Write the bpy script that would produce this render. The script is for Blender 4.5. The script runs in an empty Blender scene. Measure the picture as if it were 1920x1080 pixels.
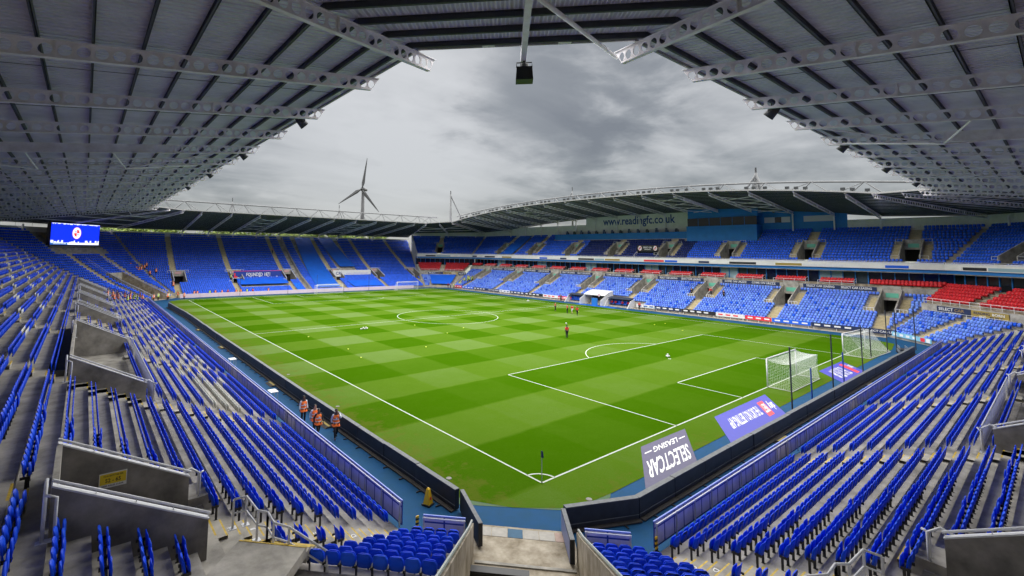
import bpy, bmesh, math, random
import numpy as np
from mathutils import Vector, Matrix
random.seed(7); RNG = np.random.default_rng(7)
scene = bpy.context.scene
COL = scene.collection
R = math.radians
# ------------------------------------------------------------------ camera
CAM = Vector((-19.508, -17.267, 11.878))
AX_R = Vector((0.79398105, -0.60781225, 0.01258452)); AX_U = Vector((-0.06256, -0.0610964, 0.9961694)); AX_F = Vector((0.60471509, 0.79172691, 0.08653412))
FPX, PX, PY = 887.109, 960 - 119.826, 540 - 146.212
cam_d = bpy.data.cameras.new('camera'); cam = bpy.data.objects.new('camera', cam_d); COL.objects.link(cam)
m3 = Matrix((AX_R, AX_U, -AX_F)).transposed()
cam.matrix_world = Matrix.Translation(CAM) @ m3.to_4x4()
cam_d.sensor_width = 36; cam_d.sensor_fit = 'HORIZONTAL'; cam_d.lens = FPX/1920*36
cam_d.shift_x = 119.826/1920; cam_d.shift_y = -146.212/1920
cam_d.clip_start = 0.1; cam_d.clip_end = 6000
scene.camera = cam
def px_ray(x, y): return AX_F + AX_R*((x-PX)/FPX) - AX_U*((y-PY)/FPX)
def px_on(x, y, ax, v):                       # pixel -> point on the plane coord[ax] = v
    d = px_ray(x, y); t = (v-CAM[ax])/d[ax]; return CAM + d*t
def to_px(p):
    d = Vector(p)-CAM; D = d.dot(AX_F)
    if D < .05: return None
    return (PX+FPX*d.dot(AX_R)/D, PY-FPX*d.dot(AX_U)/D, D)
# ------------------------------------------------------------------ world, sun, exposure
SUN_EL, SUN_AZ = R(80), R(30)                 # azimuth measured from +Y clockwise
world = bpy.data.worlds.new('World'); scene.world = world; world.use_nodes = True
def build_world():
    nt = world.node_tree; nt.nodes.clear(); N = nt.nodes.new; Lk = nt.links.new
    def mth(op, a, b=None, c=None, clamp=False):
        n = N('ShaderNodeMath'); n.operation = op; n.use_clamp = clamp
        for i, v in enumerate((a, b, c)):
            if v is None: continue
            if isinstance(v, (int, float)): n.inputs[i].default_value = v
            else: Lk(v, n.inputs[i])
        return n.outputs[0]
    out = N('ShaderNodeOutputWorld'); bg = N('ShaderNodeBackground'); bg.inputs['Strength'].default_value = SKY_STRENGTH
    sky = N('ShaderNodeTexSky'); sky.sky_type = 'NISHITA'; sky.sun_disc = False
    sky.sun_elevation = SUN_EL; sky.sun_rotation = SUN_AZ
    tc = N('ShaderNodeTexCoord'); sep = N('ShaderNodeSeparateXYZ'); Lk(tc.outputs['Generated'], sep.inputs[0])
    z = mth('MAXIMUM', sep.outputs[2], 0.0)
    den = mth('ADD', z, 0.16)
    cx, cy = mth('DIVIDE', sep.outputs[0], den), mth('DIVIDE', sep.outputs[1], den)
    cmb = N('ShaderNodeCombineXYZ'); Lk(cx, cmb.inputs[0]); Lk(cy, cmb.inputs[1])
    def noise(scale, det, rough, dist=0.0, off=(0, 0, 0), sc=(1, 1, 1)):
        mp = N('ShaderNodeMapping'); mp.inputs['Location'].default_value = off; mp.inputs['Scale'].default_value = sc
        mp.inputs['Rotation'].default_value = (0, 0, R(38)); Lk(cmb.outputs[0], mp.inputs[0])
        n = N('ShaderNodeTexNoise'); n.inputs['Scale'].default_value = scale; n.inputs['Detail'].default_value = det
        n.inputs['Roughness'].default_value = rough; n.inputs['Distortion'].default_value = dist; Lk(mp.outputs[0], n.inputs['Vector'])
        return n.outputs['Fac']
    big = noise(0.62, 8, 0.56, 0.5, (3.1, 1.7, 0)); fine = noise(2.3, 9, 0.58, 0.25, (0.4, 5.0, 0)); band = noise(0.9, 7, 0.55, 0.4, (7.3, 2.2, 0), (1.0, 3.2, 1))
    def blob(px, py, r0, r1):                  # soft mass of cloud centred on a direction
        d = px_ray(px, py).normalized()
        dp = N('ShaderNodeVectorMath'); dp.operation = 'DOT_PRODUCT'; nv = N('ShaderNodeVectorMath'); nv.operation = 'NORMALIZE'
        Lk(tc.outputs['Generated'], nv.inputs[0]); Lk(nv.outputs[0], dp.inputs[0]); dp.inputs[1].default_value = d
        a = mth('ARCCOSINE', mth('MINIMUM', dp.outputs['Value'], 1.0))
        wob = mth('MULTIPLY_ADD', fine, 0.34, mth('MULTIPLY_ADD', big, 0.36, -0.36))
        a = mth('ADD', a, wob)
        mr = N('ShaderNodeMapRange'); mr.interpolation_type = 'SMOOTHSTEP'; Lk(a, mr.inputs[0])
        mr.inputs[1].default_value = r1; mr.inputs[2].default_value = r0; mr.inputs[3].default_value = 0; mr.inputs[4].default_value = 1
        return mr.outputs[0]
    dark = mth('MAXIMUM', blob(1010, 165, 0.02, 0.24), mth('MULTIPLY', blob(1185, 118, 0.02, 0.17), 0.8))
    bright = blob(770, 250, 0.08, 0.36)
    v = mth('MULTIPLY_ADD', big, 0.58, mth('MULTIPLY_ADD', fine, 0.46, mth('MULTIPLY', band, 0.30)))
    v = mth('MULTIPLY_ADD', v, 1.22, -0.20)
    v = mth('ADD', v, mth('MULTIPLY', bright, 0.26))
    v = mth('SUBTRACT', v, mth('MULTIPLY', dark, 0.22))
    ramp = N('ShaderNodeValToRGB'); Lk(v, ramp.inputs[0]); cr = ramp.color_ramp
    cr.elements[0].position = .34; cr.elements[0].color = (.30, .305, .315, 1)
    cr.elements[1].position = .90; cr.elements[1].color = (1.0, 1.0, .995, 1)
    e = cr.elements.new(.50); e.color = (.43, .44, .445, 1)
    e = cr.elements.new(.62); e.color = (.64, .645, .645, 1)
    e = cr.elements.new(.74); e.color = (.87, .87, .865, 1)
    hor = N('ShaderNodeMapRange'); Lk(z, hor.inputs[0]); hor.inputs[1].default_value = .05; hor.inputs[2].default_value = .30; hor.inputs[3].default_value = .86; hor.inputs[4].default_value = 1.03
    sc = N('ShaderNodeVectorMath'); sc.operation = 'SCALE'; Lk(ramp.outputs[0], sc.inputs[0]); Lk(mth('MULTIPLY', hor.outputs[0], CLOUD_LEVEL), sc.inputs['Scale'])
    mx = N('ShaderNodeMixRGB'); mx.inputs[0].default_value = .97; Lk(sky.outputs[0], mx.inputs[1]); Lk(sc.outputs[0], mx.inputs[2])
    Lk(mx.outputs[0], bg.inputs['Color']); Lk(bg.outputs[0], out.inputs['Surface'])
SKY_STRENGTH, CLOUD_LEVEL = 0.10, 0.92
build_world()
sun_d = bpy.data.lights.new('sun', 'SUN'); sun_d.energy = 1.5; sun_d.angle = R(150); sun_d.color = (1.0, .98, .95)
sun = bpy.data.objects.new('sun', sun_d); COL.objects.link(sun)
sdir = Vector((math.sin(SUN_AZ)*math.cos(SUN_EL), math.cos(SUN_AZ)*math.cos(SUN_EL), math.sin(SUN_EL)))
sun.rotation_euler = sdir.to_track_quat('Z', 'Y').to_euler(); sun.location = (34, 52, 90)
vs = scene.view_settings; vs.view_transform = 'Standard'; vs.look = 'None'; vs.exposure = 2.70; vs.gamma = 1.0; vs.use_curve_mapping = False
# ------------------------------------------------------------------ materials
MATS = {}
def mat(name, col, rough=.6, metal=0.0, var=0.0, vscale=2.0, bump=0.0, bscale=20.0, spec=.5, emit=None, alpha=None, vcol2=None, attr=False, coat=0.0, trans=0.0):
    m = bpy.data.materials.new(name); m.use_nodes = True; MATS[name] = m
    nt = m.node_tree; b = nt.nodes['Principled BSDF']; N = nt.nodes.new; Lk = nt.links.new
    b.inputs['Base Color'].default_value = (*col, 1); b.inputs['Roughness'].default_value = rough; b.inputs['Metallic'].default_value = metal
    b.inputs['Specular IOR Level'].default_value = spec
    if coat: b.inputs['Coat Weight'].default_value = coat
    if trans: b.inputs['Transmission Weight'].default_value = trans
    if emit: b.inputs['Emission Color'].default_value = (*emit[0], 1); b.inputs['Emission Strength'].default_value = emit[1]
    if alpha is not None: b.inputs['Alpha'].default_value = alpha
    src = None
    if var or bump:
        geo = N('ShaderNodeNewGeometry')
    if var:
        n = N('ShaderNodeTexNoise'); n.inputs['Scale'].default_value = vscale; n.inputs['Detail'].default_value = 7; n.inputs['Roughness'].default_value = .62; Lk(geo.outputs['Position'], n.inputs['Vector'])
        mr = N('ShaderNodeMapRange'); Lk(n.outputs['Fac'], mr.inputs[0]); mr.inputs[1].default_value = .32; mr.inputs[2].default_value = .68; mr.inputs[3].default_value = 0; mr.inputs[4].default_value = 1
        mx = N('ShaderNodeMixRGB'); Lk(mr.outputs[0], mx.inputs[0])
        c2 = vcol2 or tuple(c*(1-var) for c in col)
        mx.inputs[1].default_value = (*c2, 1); mx.inputs[2].default_value = (*[min(1, c*(1+var*.5)) for c in col], 1)
        src = mx.outputs[0]; Lk(src, b.inputs['Base Color'])
    if attr:                                   # tint stored per piece: random tone, plus light painted in by stand
        at = N('ShaderNodeAttribute'); at.attribute_name = 'tint'
        mx2 = N('ShaderNodeMixRGB'); mx2.blend_type = 'MULTIPLY'; mx2.inputs[0].default_value = 1
        if src: Lk(src, mx2.inputs[1])
        else: mx2.inputs[1].default_value = (*col, 1)
        Lk(at.outputs['Color'], mx2.inputs[2]); Lk(mx2.outputs[0], b.inputs['Base Color'])
    if bump:
        n2 = N('ShaderNodeTexNoise'); n2.inputs['Scale'].default_value = bscale; n2.inputs['Detail'].default_value = 6; Lk(geo.outputs['Position'], n2.inputs['Vector'])
        bp = N('ShaderNodeBump'); bp.inputs['Strength'].default_value = bump; bp.inputs['Distance'].default_value = .02; Lk(n2.outputs['Fac'], bp.inputs['Height']); Lk(bp.outputs[0], b.inputs['Normal'])
    return m
CONC = mat('concrete', (.42, .395, .35), .85, var=.45, vscale=1.1, bump=.25, bscale=14)
CONCD = mat('dark_concrete', (.25, .235, .215), .85, var=.5, vscale=1.0, bump=.2, bscale=10)
CONCL = mat('pale_concrete', (.44, .39, .31), .85, var=.45, vscale=1.3, bump=.3, bscale=9, vcol2=(.20, .16, .10))
YEL = mat('yellow_paint', (.62, .42, .03), .6, var=.35, vscale=6)
TAN = mat('worn_step_edge', (.46, .37, .17), .8, var=.3, vscale=3)
TANC = mat('worn_steps', (.52, .45, .29), .85, var=.25, vscale=2)
WHITE = mat('white_paint', (.74, .74, .74), .45, var=.08, vscale=4)
STEEL = mat('galvanised_steel', (.50, .51, .52), .42, .55, var=.2, vscale=5)
RAILW = mat('painted_rail', (.62, .63, .66), .4, var=.12, vscale=6)
BEAM = mat('beam_paint', (.84, .82, .86), .55, var=.20, vscale=1.1, vcol2=(.68, .64, .64))
PURL = mat('purlin_paint', (.060, .066, .085), .5, var=.2, vscale=1.0)
BLACK = mat('black_plastic', (.012, .012, .014), .5)
LEDB = mat('board_back', (.016, .019, .028), .55, var=.4, vscale=2.5)
LEDT = mat('board_top', (.12, .13, .14), .6, var=.3, vscale=4)
DARKMET = mat('dark_metal', (.045, .048, .052), .5, .3, var=.2)
SEATB = mat('blue_seat_plastic', (.006, .064, .76), .45, attr=True, spec=.12)
SEATW = mat('white_seat_plastic', (.62, .62, .58), .4, attr=True)
SEATR = mat('red_seat_vinyl', (.62, .012, .02), .42, attr=True)
SEATN = mat('navy_seat_plastic', (.008, .028, .19), .45, attr=True)
TARP = mat('blue_tarpaulin', (.006, .12, .75), .55, var=.12, vscale=.5, bump=.3, bscale=2)
TARPD = mat('deep_blue_tarpaulin', (.006, .12, .62), .6, var=.15, vscale=.6, bump=.3, bscale=2)
BLUEP = mat('blue_cladding_paint', (.008, .19, .58), .5, var=.1, vscale=.6)
BLUEFR = mat('blue_frame', (.012, .045, .30), .45)
PANEL = mat('lilac_panel', (.56, .56, .78), .6, var=.15, vscale=2)
WALLW = mat('pale_cladding', (.80, .79, .75), .6, var=.12, vscale=.5)
GLASS = mat('dark_glass', (.012, .016, .020), .08, spec=.3)
INTERIOR = mat('room_interior', (.10, .10, .09), .8, var=.6, vscale=1.2)
PALEBL = mat('pale_blue_panel', (.28, .42, .48), .5)
NAVY = mat('navy_vinyl', (.012, .025, .085), .5)
GOLD = mat('gold_vinyl', (.35, .25, .05), .5)
PINK = mat('pink_board', (.74, .60, .66), .5, var=.06)
TRUSSM = mat('truss_paint', (.14, .145, .15), .5, var=.15, vscale=1.0)
TURB = mat('turbine_paint', (.040, .042, .046), .5)
ORANGE = mat('hi_vis_orange', (1.0, .20, .02), .6)
YELHV = mat('hi_vis_yellow', (.55, .75, .03), .6)
SILVER = mat('reflective_tape', (.80, .80, .80), .35)
SKIN = mat('skin', (.42, .24, .17), .55); SKIND = mat('dark_skin', (.11, .058, .04), .55)
HAIR = mat('hair', (.012, .010, .009), .6)
SHIRTW = mat('white_shirt', (.66, .68, .74), .75); TROUS = mat('dark_cloth', (.010, .011, .015), .8)
REDC = mat('red_cloth', (.62, .015, .02), .75); GREYC = mat('grey_cloth', (.2, .2, .21), .8)
PURPLE = mat('purple_mat', (.070, .062, .135), .6, var=.1, vscale=3); BLUEMAT = mat('blue_mat', (.035, .038, .40), .55, var=.08, vscale=3)
REDM = mat('red_vinyl', (.74, .03, .05), .5); TEXTW = mat('white_lettering', (.78, .78, .78), .5); TEXTB = mat('blue_lettering', (.012, .06, .30), .5); TEXTK = mat('black_lettering', (.012, .012, .012), .6)
TEXTG = mat('gold_lettering', (.30, .20, .07), .5)
SCREEN = mat('lit_screen_blue', (.0, .01, .1), .4, emit=((.004, .022, .80), .30)); SCRW = mat('lit_screen_white', (.1, .1, .1), .4, emit=((.8, .85, .95), .24)); SCRR = mat('lit_screen_red', (.1, 0, 0), .4, emit=((.75, .04, .03), .22)); SCRT = mat('lit_screen_teal', (.02, .05, .08), .4, emit=((.03, .12, .30), .25))
EXITG = mat('green_exit_sign', (.14, .50, .36), .5)
NET = mat('net_cord', (.80, .82, .80), .7); BALLM = mat('ball_white', (.75, .75, .75), .4)
BARK = mat('bark', (.06, .045, .03), .9)
LEAF = [mat('leaf_a', (.20, .26, .03), .6, var=.4, vscale=.8), mat('leaf_b', (.12, .19, .025), .6, var=.4, vscale=.8)]
RUBBER = mat('rubber_mat', (.05, .045, .04), .8, var=.3, vscale=6)

def wave_mat(name, col, axis, freq, depth, rough=.5, var=.12, dirt=None):
    m = mat(name, col, rough, var=var, vscale=.7, vcol2=dirt); nt = m.node_tree; N = nt.nodes.new; Lk = nt.links.new
    b = nt.nodes['Principled BSDF']
    tc = N('ShaderNodeTexCoord'); w = N('ShaderNodeTexWave'); w.wave_type = 'BANDS'; w.bands_direction = axis; w.wave_profile = 'SIN'; w.inputs['Scale'].default_value = freq; Lk(tc.outputs['Object'], w.inputs['Vector'])
    bp = N('ShaderNodeBump'); bp.inputs['Strength'].default_value = 1; bp.inputs['Distance'].default_value = depth; Lk(w.outputs['Fac'], bp.inputs['Height']); Lk(bp.outputs[0], b.inputs['Normal'])
    return m
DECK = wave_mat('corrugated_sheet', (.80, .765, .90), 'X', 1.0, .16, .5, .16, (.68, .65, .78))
CLAD = wave_mat('profiled_blue_cladding', (.010, .21, .62), 'X', 1.2, .03)
CLADW = wave_mat('profiled_white_cladding', (.76, .75, .70), 'X', 1.2, .03)
# ------------------------------------------------------------------ mesh helpers
class MB:
    def __init__(s): s.v = []; s.f = []; s.m = []
    def face(s, pts, mi=0):
        n = len(s.v); s.v += [tuple(p) for p in pts]; s.f.append(tuple(range(n, n+len(pts)))); s.m.append(mi); return s
    def add(s, v, f, mi=0):
        n = len(s.v); s.v += [tuple(p) for p in v]; s.f += [tuple(i+n for i in q) for q in f]; s.m += [mi]*len(f); return s
    def box(s, lo, hi, mi=0, skip=()):
        x0, y0, z0 = lo; x1, y1, z1 = hi
        v = [(x0,y0,z0),(x1,y0,z0),(x1,y1,z0),(x0,y1,z0),(x0,y0,z1),(x1,y0,z1),(x1,y1,z1),(x0,y1,z1)]
        f = {'b':(0,3,2,1),'t':(4,5,6,7),'f':(0,1,5,4),'r':(1,2,6,5),'k':(2,3,7,6),'l':(3,0,4,7)}
        return s.add(v, [f[k] for k in f if k not in skip], mi)
    def hexa(s, bot, top, mi=0):                # 4 bottom + 4 top corners, counter-clockwise
        return s.add(list(bot)+list(top), [(3,2,1,0),(4,5,6,7),(0,1,5,4),(1,2,6,5),(2,3,7,6),(3,0,4,7)], mi)
    def prism(s, poly, d, mi=0):                # extrude a planar polygon by vector d
        n = len(poly); d = Vector(d); a = [Vector(p) for p in poly]; b = [p+d for p in a]
        f = [tuple(range(n))[::-1], tuple(range(n, 2*n))]+[(i,(i+1)%n,n+(i+1)%n,n+i) for i in range(n)]
        return s.add(a+b, f, mi)
    def tube(s, pts, r, n=6, mi=0, r1=None):
        pts = [Vector(p) for p in pts]; rings = []
        for i, p in enumerate(pts):
            d = (pts[min(i+1, len(pts)-1)]-pts[max(i-1, 0)]).normalized()
            a = d.orthogonal().normalized() if abs(d.z) > .9 else d.cross(Vector((0,0,1))).normalized(); b = d.cross(a)
            rr = r if r1 is None else r+(r1-r)*i/(len(pts)-1)
            rings.append([p+a*(rr*math.cos(2*math.pi*k/n))+b*(rr*math.sin(2*math.pi*k/n)) for k in range(n)])
        v = [q for g in rings for q in g]; f = []
        for i in range(len(pts)-1):
            for k in range(n): f.append((i*n+k, i*n+(k+1)%n, (i+1)*n+(k+1)%n, (i+1)*n+k))
        f.append(tuple(range(n))[::-1]); f.append(tuple((len(pts)-1)*n+k for k in range(n)))
        return s.add(v, f, mi)
    def bar(s, p, q, w, h, mi=0, up=(0,0,1)):   # rectangular bar, w sideways, h along up
        p, q, up = Vector(p), Vector(q), Vector(up); d = (q-p).normalized(); a = d.cross(up).normalized()*(w/2); b = a.cross(d).normalized()*(h/2)
        return s.hexa([p-a-b, p+a-b, q+a-b, q-a-b], [p-a+b, p+a+b, q+a+b, q-a+b], mi)
    def mesh(s, name, mats, smooth=False):
        me = bpy.data.meshes.new(name); me.from_pydata(s.v, [], s.f)
        for mm in (mats if isinstance(mats, (list, tuple)) else [mats]): me.materials.append(mm)
        if len(set(s.m)) > 1: me.polygons.foreach_set('material_index', s.m)
        if smooth: me.polygons.foreach_set('use_smooth', [True]*len(me.polygons))
        me.update(); return me
    def build(s, name, mats, parent=None, smooth=False, **tags):
        return link(name, s.mesh(name, mats, smooth), parent, **tags)
def tag(o, label=None, cat=None, group=None, kind=None):
    if label: o['label'] = label
    if cat: o['category'] = cat
    if group: o['group'] = group
    if kind: o['kind'] = kind
    return o
def link(name, data, parent=None, loc=None, rot=None, **tags):
    o = bpy.data.objects.new(name, data); COL.objects.link(o)
    if parent: o.parent = parent
    if loc is not None: o.location = loc
    if rot is not None: o.rotation_euler = rot
    return tag(o, **tags)
def empty(name, loc=(0,0,0), rz=0.0, **tags):
    o = link(name, None, None, loc, (0,0,rz), **tags); o.empty_display_size = .3; return o
def copy_tree(o, parent=None):
    c = o.copy(); COL.objects.link(c); c.parent = parent
    for ch in [x for x in KIDS.get(o.name, [])]: copy_tree(ch, c)
    return c
KIDS = {}
def register(o):                               # remember the children of a prototype once
    KIDS[o.name] = list(o.children)
    for c in o.children: register(c)
    return o
BENCH = bpy.data.scenes.new('bench')            # empty side scene used only to evaluate text and skin meshes quickly
def evaluated(o):
    vl = BENCH.view_layers[0]; vl.update(); return bpy.data.meshes.new_from_object(o.evaluated_get(vl.depsgraph))
_txt = {}
def text_verts(t):
    if t not in _txt:
        cu = bpy.data.curves.new('t', 'FONT'); cu.body = t; cu.resolution_u = 2; cu.offset = .018; o = bpy.data.objects.new('t', cu); BENCH.collection.objects.link(o)
        me = evaluated(o)
        v = np.array([x.co[:] for x in me.vertices]); f = [tuple(p.vertices) for p in me.polygons]
        bpy.data.objects.remove(o); bpy.data.curves.remove(cu); bpy.data.meshes.remove(me)
        lo, hi = v.min(0), v.max(0); v = (v-lo)/np.maximum(hi-lo, 1e-6); _txt[t] = (v[:, :2], f)
    return _txt[t]
def lettering(mb, t, org, right, up, off=(0,0,0), mi=0):   # fit the word t into the parallelogram org, right, up
    v, f = text_verts(t); o, r, u, d = Vector(org), Vector(right), Vector(up), Vector(off)
    return mb.add([o+r*float(a)+u*float(b)+d for a, b in v], f, mi)

# ------------------------------------------------------------------ plan of the bowl
T = math.tan(R(22.5))
VA, VB, VC, VD, VE, VG, VH, VI = [Vector((*p, 0)) for p in ((-8.1,-.1), (-8.1,105.1), (-1.6,111.6), (69.6,111.6), (76.1,105.1), (76.1,-.1), (69.6,-6.6), (-1.6,-6.6))]
SEGP = dict(left=(VA,VB), fl=(VB,VC), far=(VC,VD), fr=(VD,VE), west=(VE,VG), nr=(VG,VH), near=(VH,VI), nl=(VI,VA))
class Seg:
    def __init__(s, key):
        s.key = key; s.p0, p1 = SEGP[key]; d = p1-s.p0; s.L = d.length; s.t = d.normalized(); s.n = Vector((-s.t.y, s.t.x, 0)); s.rz = math.atan2(s.t.y, s.t.x)
    def w(s, u, o, z): return s.p0+s.t*u+s.n*o+Vector((0,0,z))
    def loc(s, p): d = Vector(p)-s.p0; return d.dot(s.t), d.dot(s.n), p[2]
S = {k: Seg(k) for k in SEGP}
ROWS1 = [(.2+.74*i, .94+.74*i, .2+.287*i) for i in range(10)]+[(7.6, 8.34, 3.0), (8.34, 9.1, 3.3)]+[(9.1+.86*(j-1), 9.96+.86*(j-1), 3.3+.42*j+.004*j*(j-1)) for j in range(1, 24)]
ROWSW = [(.2+.76*i, .96+.76*i, .35+.34*i) for i in range(15)]
ROWSC = ROWSW[:9]
ROWSU = [(12.5+.76*i, 13.26+.76*i, 10.2+.50*i) for i in range(14)]
ROWSR = [(11.95, 12.75, 6.72), (12.75, 13.5, 7.02)]
ROWSRC = [(7.35+.80*i, 8.15+.80*i, 4.9+.40*i) for i in range(6)]
def zrow(rows, s):
    z = rows[0][2]
    for a, b, zz in rows:
        if s >= a: z = zz
    return z
def spans(lo, hi, cuts):
    out = [(lo, hi)]
    for a, b in cuts:
        nx = []
        for p, q in out:
            if b <= p or a >= q: nx.append((p, q)); continue
            if a > p: nx.append((p, a))
            if b < q: nx.append((b, q))
        out = nx
    return out
def terrace(rows, L, holes, z_under, endmiter=(1, 1)):
    mb = MB(); zp = z_under
    for k, (s0, s1, z) in enumerate(rows):
        cuts = [(a, b) for a, b, r0, r1 in holes if r0 <= k <= r1]
        big = 1e3; lo = -big; hi = big
        for a, b in spans(lo, hi, cuts):
            A0 = -T*s0*endmiter[0] if a == lo else a; A1 = -T*s1*endmiter[0] if a == lo else a
            B0 = L+T*s0*endmiter[1] if b == hi else b; B1 = L+T*s1*endmiter[1] if b == hi else b
            mb.face([(A0,s0,z),(B0,s0,z),(B1,s1,z),(A1,s1,z)][::-1] if False else [(A0,s0,z),(B0,s0,z),(B1,s1,z),(A1,s1,z)])
            mb.face([(A0,s0,zp),(B0,s0,zp),(B0,s0,z),(A0,s0,z)])
        zp = z
    return mb
# ------------------------------------------------------------------ setting: ground, track, pitch
def setting():
    MB().face([(-2500,-2500,-.25),(2500,-2500,-.25),(2500,3500,-.25),(-2500,3500,-.25)]).build('ground', mat('outer_ground', (.10, .11, .08), .9, var=.4, vscale=.05), kind='structure')
    TRK = mat('blue_track', (.007, .062, .165), .8, var=.3, vscale=1.1, bump=.15, bscale=40, spec=.15, vcol2=(.010, .066, .140))
    # octagon of blue running surface
    o = []
    for k in ('left','far','west','near'):
        g = S[k]; o += [g.w(0,.35,0), g.w(g.L,.35,0)]
    MB().face([(p.x,p.y,-.004) for p in o][::-1]).build('track', TRK, kind='structure')
    # pitch
    g = bpy.data.materials.new('mown_grass'); g.use_nodes = True; nt = g.node_tree; N = nt.nodes.new; Lk = nt.links.new; b = nt.nodes['Principled BSDF']
    b.inputs['Roughness'].default_value = .9; b.inputs['Specular IOR Level'].default_value = .0
    geo = N('ShaderNodeNewGeometry'); sep = N('ShaderNodeSeparateXYZ')
    wob = N('ShaderNodeTexNoise'); wob.inputs['Scale'].default_value = .7; wob.inputs['Detail'].default_value = 3; Lk(geo.outputs['Position'], wob.inputs['Vector'])
    wv = N('ShaderNodeVectorMath'); wv.operation = 'MULTIPLY_ADD'; Lk(wob.outputs['Color'], wv.inputs[0]); wv.inputs[1].default_value = (.28,.28,0); Lk(geo.outputs['Position'], wv.inputs[2]); Lk(wv.outputs[0], sep.inputs[0])
    def mth(op, a, b2=None):
        n = N('ShaderNodeMath'); n.operation = op
        for i, v in enumerate((a, b2)):
            if v is None: continue
            if isinstance(v, (int,float)): n.inputs[i].default_value = v
            else: Lk(v, n.inputs[i])
        return n.outputs[0]
    def stripe(c, period, ph):                  # soft-edged alternating mowing bands
        a = mth('MULTIPLY', mth('ADD', c, ph), math.pi/period); s_ = mth('SINE', a)
        return mth('MINIMUM', mth('MAXIMUM', mth('ADD', mth('MULTIPLY', s_, 5.0), .5), 0.0), 1.0)
    sy = stripe(sep.outputs[1], 5.5, 5.5-.14); sx = stripe(sep.outputs[0], 5.667, 5.667-.14)   # sx: 1 = light band
    nz = N('ShaderNodeTexNoise'); nz.inputs['Scale'].default_value = .35; nz.inputs['Detail'].default_value = 8; nz.inputs['Roughness'].default_value = .7; Lk(geo.outputs['Position'], nz.inputs['Vector'])
    nf = N('ShaderNodeTexNoise'); nf.inputs['Scale'].default_value = 9; nf.inputs['Detail'].default_value = 5; nf.inputs['Roughness'].default_value = .8; Lk(geo.outputs['Position'], nf.inputs['Vector'])
    # lengthwise bands show less towards the goal line at this end
    ry = N('ShaderNodeMapRange'); Lk(sep.outputs[1], ry.inputs[0]); ry.inputs[1].default_value = 16; ry.inputs[2].default_value = 38; ry.inputs[3].default_value = .08; ry.inputs[4].default_value = .42
    f = mth('ADD', mth('ADD', mth('MULTIPLY', sy, .46), .03), mth('MULTIPLY', sx, ry.outputs[0]))
    f = mth('ADD', f, mth('MULTIPLY', mth('SUBTRACT', nz.outputs['Fac'], .5), .30)); f = mth('ADD', f, mth('MULTIPLY', mth('SUBTRACT', nf.outputs['Fac'], .5), .42))
    rp = N('ShaderNodeValToRGB'); Lk(f, rp.inputs[0]); rp.color_ramp.elements[0].position = 0; rp.color_ramp.elements[0].color = (.036, .100, .0012, 1); rp.color_ramp.elements[1].position = 1; rp.color_ramp.elements[1].color = (.115, .180, .048, 1)
    e = rp.color_ramp.elements.new(.5); e.color = (.070, .138, .010, 1)
    # worn yellowish ground outside the touchlines
    d1 = mth('MAXIMUM', mth('SUBTRACT', -1.2, sep.outputs[0]), mth('SUBTRACT', -1.0, sep.outputs[1]))
    nw = N('ShaderNodeTexNoise'); nw.inputs['Scale'].default_value = .9; nw.inputs['Detail'].default_value = 9; nw.inputs['Roughness'].default_value = .75; Lk(geo.outputs['Position'], nw.inputs['Vector'])
    wm = mth('MINIMUM', mth('MAXIMUM', mth('ADD', mth('MULTIPLY', d1, .35), mth('MULTIPLY', mth('SUBTRACT', nw.outputs['Fac'], .58), 5.0)), 0.0), .45)
    mx = N('ShaderNodeMixRGB'); Lk(wm, mx.inputs[0]); Lk(rp.outputs[0], mx.inputs[1]); mx.inputs[2].default_value = (.11, .115, .02, 1); Lk(mx.outputs[0], b.inputs['Base Color'])
    bp = N('ShaderNodeBump'); bp.inputs['Strength'].default_value = .5; bp.inputs['Distance'].default_value = .03; Lk(nf.outputs['Fac'], bp.inputs['Height']); Lk(bp.outputs[0], b.inputs['Normal'])
    z = .012
    poly = [(-4.35,1.2),(-2.9,-.8),(-.6,-2.55),(2.2,-2.75),(63.5,-2.75),(69.5,-2.0),(71.4,1.5),(71.4,103.5),(69,107.6),(-1,107.6),(-4.0,104.5),(-4.0,80),(-4.35,40)]
    pit = MB().face([(x,y,z) for x,y in poly]).build('pitch', g, kind='structure')
    TURF = mat('artificial_turf', (.045, .11, .045), .9, var=.6, vscale=3, vcol2=(.09, .13, .07), bump=.3, bscale=30)
    MB().face([(x,y,.006) for x,y in [(-4.75,.9),(-.45,-3.0),(1.6,-2.95),(2.2,-2.6),(-.6,-2.45),(-2.9,-.7),(-4.3,1.3),(-4.45,4),(-4.9,4)]]).build('turf_edge', TURF, kind='structure')
    LN = mat('line_paint', (.50, .54, .46), .8, var=.15, vscale=5)
    mb = MB(); zl = .018; hw = .052
    def ln(x0,y0,x1,y1,w=hw):
        d = Vector((x1-x0,y1-y0,0)).normalized(); a = Vector((-d.y,d.x,0))*w; e_ = d*w
        p, q = Vector((x0,y0,zl))-e_, Vector((x1,y1,zl))+e_
        mb.face([p-a,q-a,q+a,p+a])
    def arc(cx,cy,r,a0,a1,n=48):
        for i in range(n):
            t0, t1 = a0+(a1-a0)*i/n, a0+(a1-a0)*(i+1)/n
            mb.face([(cx+(r-hw)*math.cos(t0),cy+(r-hw)*math.sin(t0),zl),(cx+(r+hw)*math.cos(t0),cy+(r+hw)*math.sin(t0),zl),(cx+(r+hw)*math.cos(t1),cy+(r+hw)*math.sin(t1),zl),(cx+(r-hw)*math.cos(t1),cy+(r-hw)*math.sin(t1),zl)])
    W, Lp = 68, 105
    for a in ((0,0,W,0),(0,Lp,W,Lp),(0,0,0,Lp),(W,0,W,Lp),(0,Lp/2,W,Lp/2)): ln(*a)
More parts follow.
